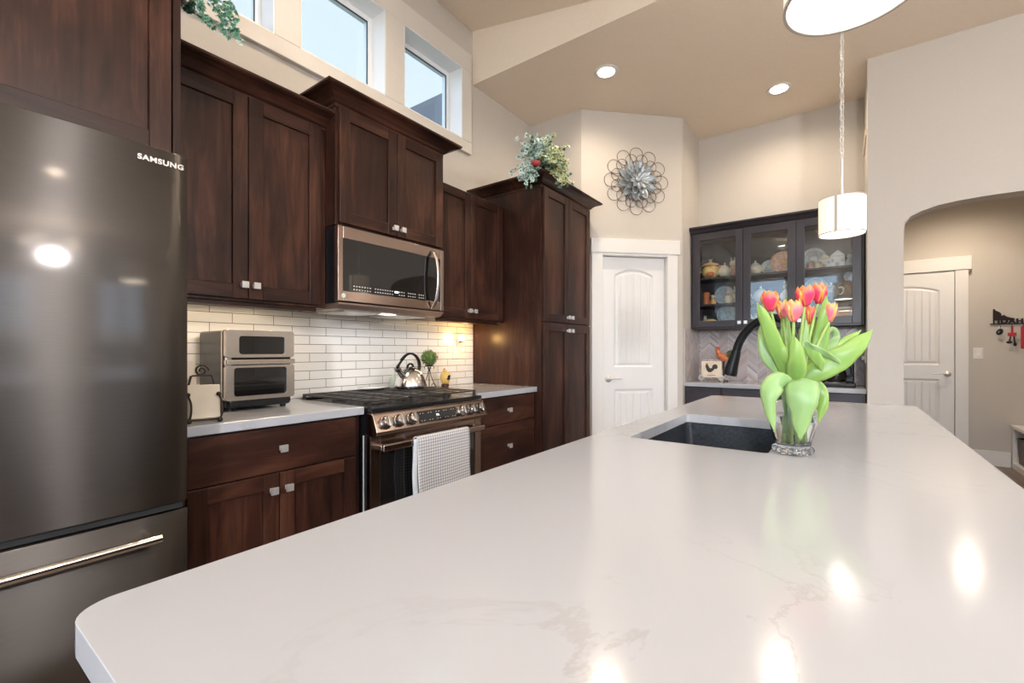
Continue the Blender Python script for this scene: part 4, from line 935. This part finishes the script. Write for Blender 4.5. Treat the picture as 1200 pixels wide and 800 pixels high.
mug(-.185, 4.50, S1, .019, .042, G_CR, G_OR, 'small cream cup, right one of two in front of grey plate')
canister(-.135, 4.57, S1, .070, .105, G_WH, G_CR, 'white house-shaped canister with cream roof beside small cups')
canister(-.048, 4.57, S1, .082, .120, G_WH, G_WH, 'all-white house-shaped canister under the pendant lamp')
figurine(.032, 4.57, S1, .105, G_GY, G_BL, 'grey-blue figurine at the right end of top shelf', ears=False)
mug(-1.045, 4.50, S2, .024, .090, G_RD, G_BR, 'tall rust-red tankard on middle shelf behind first door')
figurine(-.990, 4.52, S2, .085, G_OR, G_CR, 'small orange figurine beside the rust-red tankard', ears=False)
plate(-.915, 4.64, S2, .072, G_BL, G_WH, 'pale blue plate leaning on middle shelf behind first door')
figurine(-.850, 4.50, S2, .110, G_CR, G_PK, 'cream figurine with pink head, left of the middle shelf pair')
figurine(-.800, 4.54, S2, .125, G_CR, G_WH, 'cream figurine with white head, right of the middle shelf pair')
teapot(-.600, 4.55, S2, .95, G_WH, G_BL, 'white teapot with blue lid on middle shelf behind middle door')
figurine(-.405, 4.53, S2, .135, G_WH, G_WH, 'tall all-white rabbit figurine on middle shelf behind middle door')
plate(-.200, 4.63, S2, .075, G_WH, G_BL, 'white plate with blue rim on middle shelf behind third door')
teapot(-.090, 4.53, S2, .85, G_GY, G_WH, 'grey teapot with white lid on middle shelf behind third door')
figurine(.025, 4.57, S2, .195, G_BR, G_GY, 'tall brown figurine at the right end of middle shelf', ears=False)
mug(-1.010, 4.50, S3, .030, .045, G_YE, G_CR, 'low golden cup on bottom shelf behind first door')
figurine(-1.065, 4.55, S3, .075, G_CR, G_CR, 'tiny cream figurine left of the low golden cup')
plate(-.875, 4.60, S3, .080, G_BL, G_GY, 'blue oval platter standing on bottom shelf behind first door')
teapot(-.590, 4.52, S3, .95, G_CR, G_OR, 'cream teapot with orange lid on bottom shelf behind middle door')
plate(-.440, 4.62, S3, .072, G_WH, G_PK, 'white plate with pink motif on bottom shelf behind middle door')
teapot(-.170, 4.53, S3, .95, G_PK, G_WH, 'pink teapot with white lid on bottom shelf behind third door')
bx = thing('wooden_box', 'orange wooden box on bottom shelf at right end of cabinet', 'box', (.01, 4.56, S3))
b = MB(); b.box(-.075, .055, -.05, .05, 0, .10); b.done('box_body', G_OR, bx, bevel=.003); b = MB(); b.box(-.078, .058, -.053, .053, .10, .118); b.done('lid', G_CR, bx, bevel=.003)
for o in list(COL.objects):
    if o.parent is None and o.get('category') in ('teapot', 'plate', 'figurine', 'canister', 'mug', 'tureen') and o.location.y > 4.45 and o.location.z > 1.39: o.scale = (1.12, 1.1, 1.25) if o.get('category') == 'tureen' else (1.2, 1.12, 1.26)
WPI = mat('white_painted_iron', (.62, .60, .57), .4)
rs = thing('rooster_plaque', 'cream rooster plaque on white scroll-wheel stand on nook counter', 'plaque', (-.975, 4.40, NZ+.0005), .0)
b = MB(); b.prism(rrect(-.085, .085, .045, .185, .014, 4), lambda x, z: (x, -.018, z), lambda x, z: (x, 0, z)); b.done('board', CREAM, rs, bevel=.003)
def rooster(b, s, x0, y, z0, th):
    body = [(-.30, .62), (-.36, .78), (-.30, .95), (-.16, .98), (-.08, .80), (.06, .58), (.22, .62), (.30, .88), (.48, 1.0), (.68, .92), (.74, .70), (.62, .50), (.50, .58), (.36, .40), (.14, .22), (-.08, .22), (-.24, .38)]
    b.prism([(x0+x*s, z0+z*s) for x, z in body], lambda a, c: (a, y-th, c), lambda a, c: (a, y, c))
b = MB(); rooster(b, .095, -.015, -.018, .065, .003); b.done('painted_rooster', mat('rooster_black', (.05, .04, .035), .5), rs)
b = MB(); b.prism([(-.022-.012, .155), (-.03, .17), (-.024, .162), (-.018, .172), (-.014, .156)], lambda a, c: (a-.012, -.022, c), lambda a, c: (a-.012, -.018, c)); b.box(-.035, .035, -.020, -.018, .056, .062); b.done('painted_comb', G_RD, rs)
b = MB()
for x in (-.085, .085):
    w2_ = MB(); w2_.tube(spiral(x, .032, .028, .006, 2.0, -.02), .0035, 8); w2_.done('scroll_wheel', WPI, rs); b.tube([(x, -.02, .004), (x, .05, .004)], .003, 6)
b.tube([(-.07, -.02, .042), (.07, -.02, .042)], .0035, 8)
for x in (-.078, .078): b.tube([(x*.9, -.02, .042), (x, -.001, .05), (x, -.001, .19), (x*.83, -.009, .188)], .0022, 6)
for i in range(6): b.tube([(-.065+i*.026+.011*cos(q), -.009, .188+.011*sin(q)) for q in [k_*pi/8 for k_ in range(9)]], .0022, 6)
b.tube([(-.075, 0, .04), (-.06, .06, .003)], .003, 6); b.tube([(.075, 0, .04), (.06, .06, .003)], .003, 6)
b.done('scroll_stand', WPI, rs)
ro = thing('rooster_figurine', 'red and green rooster figurine perched on post behind the plaque', 'figurine', (-.900, 4.53, NZ+.0005))
b = MB(); b.cyl((.0, 0, 0), (0, 0, .008), .035); b.cyl((0, 0, .008), (0, 0, .17), .006, seg=8); b.done('post', WIRE, ro)
b = MB(); b.ball((0, 0, .205), (.042, .028, .036)); b.tube([(-.022, 0, .215), (-.040, 0, .245), (-.042, 0, .268)], [.024, .017, .012], 12); b.ball((-.044, 0, .272), (.016, .013, .014)); b.tube([(-.056, 0, .272), (-.070, 0, .268)], [.005, .001], 6); b.done('body', G_RD, ro)
b = MB()
for i in range(5):
    a = -.1+i*.28; b.tube(smooth_path([(.02, (i-2)*.005, .215), (.02+.045*cos(a), (i-2)*.006, .215+.045*sin(a)), (.02+.080*cos(a-.25), (i-2)*.007, .213+.07*sin(a-.25))]), [.012]*3+[.016]*3+[.012]*3+[.008, .004][:2], 8)
b.done('tail', mat('dark_green_tail', (.08, .12, .05), .4), ro)
b = MB()
for i in range(3): b.ball((-.050+i*.008, 0, .288-.002*i), (.006, .003, .009))
b.ball((-.054, 0, .256), (.005, .003, .008)); b.done('comb', mat('bright_comb_red', (.55, .04, .02), .4), ro); ro.scale = (1.2, 1.2, 1.07)
# coffee maker
cm = thing('coffee_maker', 'black drip coffee maker at right end of nook counter', 'coffee maker', (-.045, 4.42, NZ+.0005))
b = MB(); b.box(-.115, .115, -.10, .12, 0, .030); b.box(-.105, .105, .04, .12, .03, .30); b.box(-.11, .11, -.09, .12, .225, .325); b.done('body', BLK, cm, bevel=.010, seg=3)
b = MB(); b.box(-.09, .09, -.094, -.088, .245, .300); b.done('control_face', BOX_MW, cm, bevel=.002)
cg = glassy('carafe_glass', (.35, .25, .2), 2.0)
b = MB(); b.lathe([(.0, .032), (.060, .032), (.072, .055), (.074, .10), (.055, .155), (.045, .175)], (-.015, -.03, 0), 26); b.done('carafe', cg, cm)
b = MB(); b.lathe([(.040, .176), (.050, .178), (.046, .195), (0, .198)], (-.015, -.03, 0), 22); b.tube(smooth_path([(.045, -.03, .165), (.085, -.03, .160), (.090, -.03, .10), (.062, -.03, .075)]), .008, 8); b.done('carafe_handle', BLK, cm)
b = MB(); b.lathe([(0, .030), (.07, .030), (.07, .0315), (0, .0318)], (-.015, -.03, 0), 24); b.done('warming_plate', NIK, cm)
ol2 = thing('wall_outlet', 'white outlet with plug on nook side wall above coffee maker', 'outlet', (NR, 4.42, 1.125))
b = MB(); b.box(-.006, 0, -.036, .036, -.058, .058); b.done('plate', OUTL, ol2, bevel=.002); b = MB(); b.box(-.026, -.006, -.014, .014, -.03, .0); b.done('plug', OUTL, ol2, bevel=.003)
# ------------------------------------------------------------------ vase and tulips
VC = Vector((-.103, 1.305, .914)); VD = -VC.x*SY+VC.y*CY
vs = thing('glass_vase', 'clear flared glass vase holding tulips on the island', 'vase', tuple(VC))
b = MB(); b.lathe([(0, .0006), (.036, .0006), (.040, .003), (.041, .010), (.037, .018), (.041, .035), (.050, .070), (.053, .095), (.049, .125), (.043, .150), (.047, .173), (.0495, .176), (.0475, .178),
         (.0445, .173), (.0405, .150), (.0465, .125), (.0505, .095), (.0475, .070), (.038, .035), (.033, .022), (0, .020)], seg=40); b.done('glass', VGL, vs)
b = MB()
for k_ in range(14):
    a = 2*pi*k_/14; b.ball((.0395*cos(a), .0395*sin(a), .010), (.006, .006, .0085), seg=8, rows=6)
b.done('beaded_foot', VGL, vs)
b = MB(); b.lathe([(0, .0207), (.0325, .0225), (.0374, .0355), (.0468, .0705), (.0496, .092), (0, .092)], seg=40); b.done('water', WATER, vs)
def blossom(b, c, ax, R, Hh, open_, seed):
    ax = ax.normalized(); u1 = ax.orthogonal().normalized(); u2 = ax.cross(u1); rr = random.Random(seed); a0 = rr.uniform(0, 2)
    for lay in (1, 0):
        for k_ in range(3):
            a = a0+2*pi*k_/3+lay*pi/3; Rk = R*(1 if lay == 0 else .86); Hk = Hh*(1 if lay == 0 else 1.04)*rr.uniform(.95, 1.05)
            def f(u, v, a=a, Rk=Rk, Hk=Hk):
                q = (u-.5)*2; vv = v
                rad = Rk*(sin(pi*min(.5, .10+vv*.62)) if vv < .66 else 1)*(1 if vv < .5 else 1-(.42-open_)*((vv-.5)/.5)**1.6)
                rad = max(rad, .004); sp = 1.08*(sin(pi*(.12+.76*vv))**.55)*(1 if vv < .6 else (1-((vv-.6)/.4)**3.4)+.02)
                an = a+q*sp; hh = Hk*(vv**.85)*(1-.06*q*q); rad *= (1-.05*q*q if vv > .3 else 1)
                return tuple(c+u1*(rad*cos(an))+u2*(rad*sin(an))+ax*hh)
            b.surf(f, 8, 12)
def leaf(b, pts, widths, cup=.22, m=0, n=26, turn=0.):
    """pts: world path, widths: full widths along it (m)"""
    sm = smooth_path(pts, 8); L_ = len(sm)-1
    def wat(v):
        x = v*(len(widths)-1); i = min(int(x), len(widths)-2); f = x-i; f = f*f*(3-2*f); return widths[i]*(1-f)+widths[i+1]*f
    def f(u, v):
        i = min(int(v*L_), L_-1); fr_ = v*L_-i; p = sm[i].lerp(sm[i+1], fr_)
        tg = (sm[min(i+2, L_)]-sm[max(i-1, 0)]).normalized(); view = (p-Vector((0, 0, CAMZ))); view.z *= .6; view.normalize()
        sd = tg.cross(view); sd = sd.normalized() if sd.length > .05 else Vector((1, 0, 0)); sd = Matrix.Rotation(turn, 3, tg) @ sd; nr = sd.cross(tg)
        q = (u-.5)*2; wd = wat(v)/2
        return tuple(p+sd*q*wd+nr*(-cup*wd*(1-q*q))+nr*.0015*sin(v*14+q*2))
    b.surf(f, 8, n, m)
k = VD/FPX      # metres per pixel at the vase
def path3(lst): return [W3(x, y, VD+dd) for x, y, dd in lst]
RIM = [(0, 0)]
TUL = [  # blossom centre px,py, ddepth, R, H, openness, material, label, rim point, tilt
 (903, 353, .02, .0215, .050, .10, PETR, 'red and yellow tulip, leftmost bloom of the bouquet', (-.012, .005)),
 (930, 364, -.035, .0205, .052, .05, PETP, 'pink tulip with yellow tips hanging lowest at the front', (.0, -.02)),
 (943, 347, .0, .0215, .050, .12, PETR, 'red and yellow tulip standing highest left of pair in bouquet centre', (.006, .0)),
 (959, 344, .03, .0190, .050, .10, PETR, 'red and yellow tulip, right one of the highest pair', (.012, .01)),
 (972, 366, .01, .0150, .048, .25, PETP, 'slim orange-yellow tulip, rightmost bloom of the bouquet', (.018, .0)),
 (949, 369, .04, .0150, .046, .0, PETR, 'dark red tulip half hidden under the highest pair', (.008, .015)),
 (917, 363, .035, .0150, .044, .0, PETP, 'small pink tulip bud half hidden behind the front pink tulip', (-.006, .015)),
]
LEAVES = {   # per tulip: list of (path px, widths px, cup, material, turn)
 0: [([(926, 500, 0), (924, 452, 0), (911, 412, -.01), (898, 378, -.02), (887, 354, -.02)], [5, 9, 14, 17, 12, 1], .3, 0, 0),
     ([(921, 500, .01), (915, 450, .01), (901, 415, .02), (897, 390, .03), (901, 372, .04)], [5, 12, 20, 17, 2], .3, 1, .3)],
 1: [([(934, 500, -.01), (936, 450, -.02), (934, 420, -.035), (930, 392, -.035)], [6, 14, 21, 15, 1], .3, 0, 0),
     ([(929, 470, -.02), (922, 449, -.035), (908, 449, -.055), (901, 470, -.062), (908, 506, -.06)], [8, 12, 21, 22, 12, 1], .35, 1, 0)],
 2: [([(938, 500, 0), (940, 450, .01), (940, 405, .015), (944, 368, .01)], [6, 12, 15, 12, 1], .3, 1, -.3),
     ([(939, 470, -.03), (940, 448, -.050), (940, 462, -.070), (939, 484, -.070), (938, 516, -.066)], [12, 27, 33, 30, 19, 1], .3, 1, 0)],
 3: [([(942, 500, .02), (950, 450, .02), (960, 405, .02), (966, 370, .01), (968, 346, .01)], [6, 12, 17, 13, 1], .3, 0, .2),
     ([(944, 470, .0), (952, 448, .0), (962, 458, -.01), (964, 474, -.015), (959, 496, -.01)], [6, 10, 13, 11, 1], .3, 0, 0)],
 4: [([(942, 500, 0), (952, 450, -.01), (970, 428, -.03), (995, 412, -.05), (1023, 386, -.06)], [6, 16, 25, 27, 20, 1], .2, 0, 0),
     ([(944, 500, .03), (952, 448, .03), (975, 415, .04), (992, 400, .05), (1009, 387, .05)], [6, 12, 14, 12, 1], .2, 0, .2)],
 5: [([(940, 500, .03), (946, 445, .03), (953, 400, .04), (955, 372, .04)], [6, 16, 22, 14, 1], .3, 0, 0),
     ([(943, 400, -.045), (955, 408, -.05), (972, 417, -.05), (990, 428, -.045)], [3, 8, 7, 1], .2, 1, .5),
     ([(944, 403, -.04), (953, 414, -.045), (960, 424, -.045), (964, 434, -.04)], [3, 12, 10, 1], .2, 0, 0)],
 6: [([(930, 500, .02), (928, 450, .025), (922, 405, .03), (920, 370, .035), (921, 348, .03)], [5, 9, 12, 9, 1], .3, 0, 0),
     ([(936, 500, .02), (945, 450, .02), (948, 415, .03), (943, 385, .04)], [5, 11, 13, 1], .35, 0, .3),
     ([(934, 500, .0), (930, 450, -.01), (919, 418, -.015), (912, 392, -.01)], [5, 9, 12, 1], .35, 0, -.4),
     ([(938, 500, .03), (954, 450, .035), (966, 430, .045), (984, 420, .05)], [5, 11, 12, 1], .3, 1, .4),
     ([(946, 450, .04), (958, 420, .045), (972, 405, .05), (980, 395, .05), (976, 385, .05), (968, 392, .045)], [6, 12, 12, 8, 6, 1], .2, 1, 0)],
}
for i, (px, py, dd, R_, H_, op, pm, lb, rim) in enumerate(TUL):
    base = W3(px, py, VD+dd)-Vector((0, 0, H_*.5))
    t = thing('tulip', lb, 'flower', tuple(base), 0, None)
    ML = Matrix.Translation(-base)
    foot = VC+Vector((rim[0]*1.2, rim[1]*1.2, .024)); mid = VC+Vector((rim[0], rim[1], .16))
    sm = smooth_path([foot, mid, mid.lerp(base, .55)+Vector((0, 0, .012)), base+Vector((0, 0, .003))], 6)
    b = MB(ML); b.tube(sm, .0034, 8); b.done('stem', STEM, t)
    ax = (Vector((rim[0]*3+(px-935)*.0004, -.02, 1.0))); b = MB(ML); blossom(b, base, ax, R_, H_, op, i+2); b.done('blossom', pm, t, solid=.0008)
    for (pp, ww, cup, mi, tr_) in LEAVES[i]:
        P3 = path3(pp)
        if pp[0][1] == 500: P3[0] = VC+Vector((rim[0]*.8, rim[1]*.8, .05)); P3[1] = P3[1].lerp(VC+Vector((rim[0], rim[1], .18)), .5)
        b = MB(ML); leaf(b, P3, [x*k for x in ww], cup, 0, 26, tr_); b.done('leaf', LEAFD if mi else LEAFM, t, solid=.0010)
# ------------------------------------------------------------------ pendants, cans, chandelier
PZ = 1.724; PR = .0946; PH = .172
def chain_mb(b, x, y, z0, z1):
    n = int((z1-z0)/.026); st_ = (z1-z0)/n
    for i in range(n):
        zc = z0+st_*(i+.5); hl = st_*.66; P = []
        for q in range(12):
            a = 2*pi*q/12; dx = .0085*cos(a); dz_ = hl*sin(a)
            P.append((x+dx, y, zc+dz_) if i % 2 else (x, y+dx, zc+dz_))
        b.tube(P, .0018, 5, closed=True)
def pendant(x, y, label):
    t = thing('pendant_lamp', label, 'pendant lamp', (x, y, PZ), YAW); top = ZC-PZ
    b = MB(); b.lathe([(PR, .002), (PR, PH), (PR-.003, PH), (PR-.003, .002), (PR, .002)], seg=48); b.done('lamp_shade', SHADE, t)
    b = MB(); b.lathe([(PR+.001, 0), (PR+.001, .005), (PR-.004, .005), (PR-.004, 0), (PR+.001, 0)], seg=48); b.lathe([(PR+.001, PH-.003), (PR+.001, PH+.001), (PR-.004, PH+.001), (PR-.004, PH-.003), (PR+.001, PH-.003)], seg=48)
    for a0 in (-2.45, -.36, 1.74): b.prism([(a0-.06, .003), (a0+.06, .003), (a0+.06, PH-.001), (a0-.06, PH-.001)], lambda a, z: ((PR+.0015)*cos(a), (PR+.0015)*sin(a), z), lambda a, z: ((PR-.001)*cos(a), (PR-.001)*sin(a), z))
    b.done('metal_frame', SHADER, t)
    b = MB(); b.lathe([(0, .006), (PR-.006, .006), (PR-.006, .009), (0, .009)], seg=40); b.done('diffuser', LAMP, t)
    b = MB(); b.tube([(0, 0, PH-.03), (0, 0, .366)], .005, 12); b.lathe([(0, PH-.005), (.012, PH-.005), (.012, PH+.02), (.006, PH+.03)], seg=16); b.tube([(-PR+.003, 0, PH-.004), (PR-.003, 0, PH-.004)], .0025, 6); b.done('rod', NIK, t)
    b = MB(); chain_mb(b, 0, 0, .366, top-.02); b.done('chain', NIK, t)
    b = MB(); b.tube([(.002*sin(i), .002*cos(i), .366+(top-.386)*i/24) for i in range(25)], .0012, 5); b.done('cord', OUTL, t)
    b = MB(); b.lathe([(0, top-.022), (.02, top-.022), (.055, top-.010), (.058, top-.001), (0, top-.001)], seg=28); b.done('canopy', NIK, t)
    lamp_light('pendant_bulb', 'POINT', (0, 0, .09), 3.2, (1, .84, .66), t, .05)
    lamp_light('pendant_downlight', 'AREA', (0, 0, -.004), .6, (1, .88, .74), t, .16)
pendant(-.011, 2.71, 'white drum pendant lamp hanging on chain in front of display cabinet')
pendant(.011, .896, 'white drum pendant lamp cropped by the top edge of photo')
def can(x, y, z, label, group=None, watts=CAN_W, tilt=None):
    t = thing('recessed_light', label, 'recessed light', (x, y, z), 0, group)
    b = MB(); b.lathe([(.062, -.002), (.085, -.005), (.090, -.001), (.090, -.0005), (.062, -.0005)], seg=32); b.done('trim_ring', TRIM, t)
    b = MB(); b.lathe([(0, -.003), (.062, -.003), (.062, -.001), (0, -.001)], seg=32); b.done('lens', CANL, t)
    if tilt: t.rotation_euler = (0, tilt, 0)
    lamp_light('can_bulb', 'SPOT', (0, 0, -.02), watts*4.2, (1, .83, .64), t, .06, blend=.9, spot=165)
can(-1.43, 3.14, ZC, 'glowing round recessed ceiling light near the tall pantry cabinet')
can(-.42, 4.15, ZC, 'glowing round recessed ceiling light above the nook beside pendant chain')
for y in (1.25, -.9):
    can(-1.43, y, ZC+SL*(XV+1.43)-.001, 'added unseen recessed light in the sloped ceiling above the view', 'added recessed lights in the sloped ceiling', tilt=math.atan(SL))  # added out of view to brighten the window wall and cabinet tops
for x, y in ((.9, 2.9), (.9, .6), (.6, -1.6), (3.2, 2.6), (3.2, -1.8), (-1.0, -1.6)):
    can(x, y, ZC, 'added recessed ceiling light, unseen fill in the room behind', 'added recessed lights behind the viewpoint', watts=1.2)  # unseen downlights, added to raise the overall brightness
can(.93, 5.95, 2.75, 'round recessed ceiling light in the hall beyond the arch', watts=8.5)
BOWL = mat('chandelier_glass', (.9, .85, .75), .4, emit=(1, .87, .68), estr=9.)
def chandelier(x, y, z, label, watts):
    ch = thing('chandelier', label, 'chandelier', (x, y, z)); zc = (3.235 if x > -.45 else 3.5)-z
    b = MB(); b.lathe([(0, -.004), (.03, -.004), (.03, 0), (.012, .02), (.008, .03), (.008, zc-.03), (.06, zc-.02), (.062, zc-.001), (0, zc-.001)], seg=20); b.done('stem', NIK, ch)
    for k_ in range(5):
        a = 2*pi*k_/5; c_, s_ = cos(a), sin(a)
        b = MB(); b.tube(smooth_path([(.01*c_, .01*s_, .05), (.12*c_, .12*s_, -.03), (.24*c_, .24*s_, -.02), (.28*c_, .28*s_, .05)]), .008, 8)
        b.lathe([(0, .05), (.03, .05), (.032, .056), (0, .058)], (.28*c_, .28*s_, 0), 16); ar = b.done('arm', NIK, ch)
        b = MB(); b.lathe([(.022, .058), (.045, .09), (.058, .14), (.062, .17), (.060, .17), (.055, .14), (.042, .092), (.018, .062)], (.28*c_, .28*s_, 0), 20); b.done('glass_shade', BOWL, ar)
    lamp_light('chandelier_bulbs', 'POINT', (0, 0, -.12), watts, (.98, .97, 1.0), ch, .12)
chandelier(2.6, .75, 2.72, 'five-arm chandelier with glowing glass shades over the dining area', CHAND_W*.75)
chandelier(.7, -2.3, 1.95, 'added five-arm chandelier, unseen fill light behind the viewpoint', CHAND_W*1.25)  # second chandelier is added to fill walls and ceiling with light
# ------------------------------------------------------------------ outside
nh = thing('neighbour_house', 'pale sided house with dark gable roof seen through rightmost clerestory window', 'house', (-12, 12.05, -.05))
b = MB(); b.prism([(-4.1, -1), (4.1, -1), (4.1, 5.6), (0, 10.4), (-4.1, 5.6)], lambda y, z: (4.0, y, z), lambda y, z: (-4.0, y, z)); b.done('wall', SIDING, nh)
b = MB()
for q in (-1, 1): b.prism([(q*4.7, 4.9), (0, 10.4), (0, 10.75), (q*4.85, 5.1)], lambda y, z: (4.4, y, z), lambda y, z: (-4.4, y, z))
b.done('roof', ROOFM, nh)
b = MB(); b.box(4.0, 4.08, -4.7, 4.7, 5.0, 5.3); b.done('fascia', WINW, nh)
b = MB(); b.box(-60, 60, -60, 60, -.6, -.5); o = b.done('ground', OUTG); struct(o)
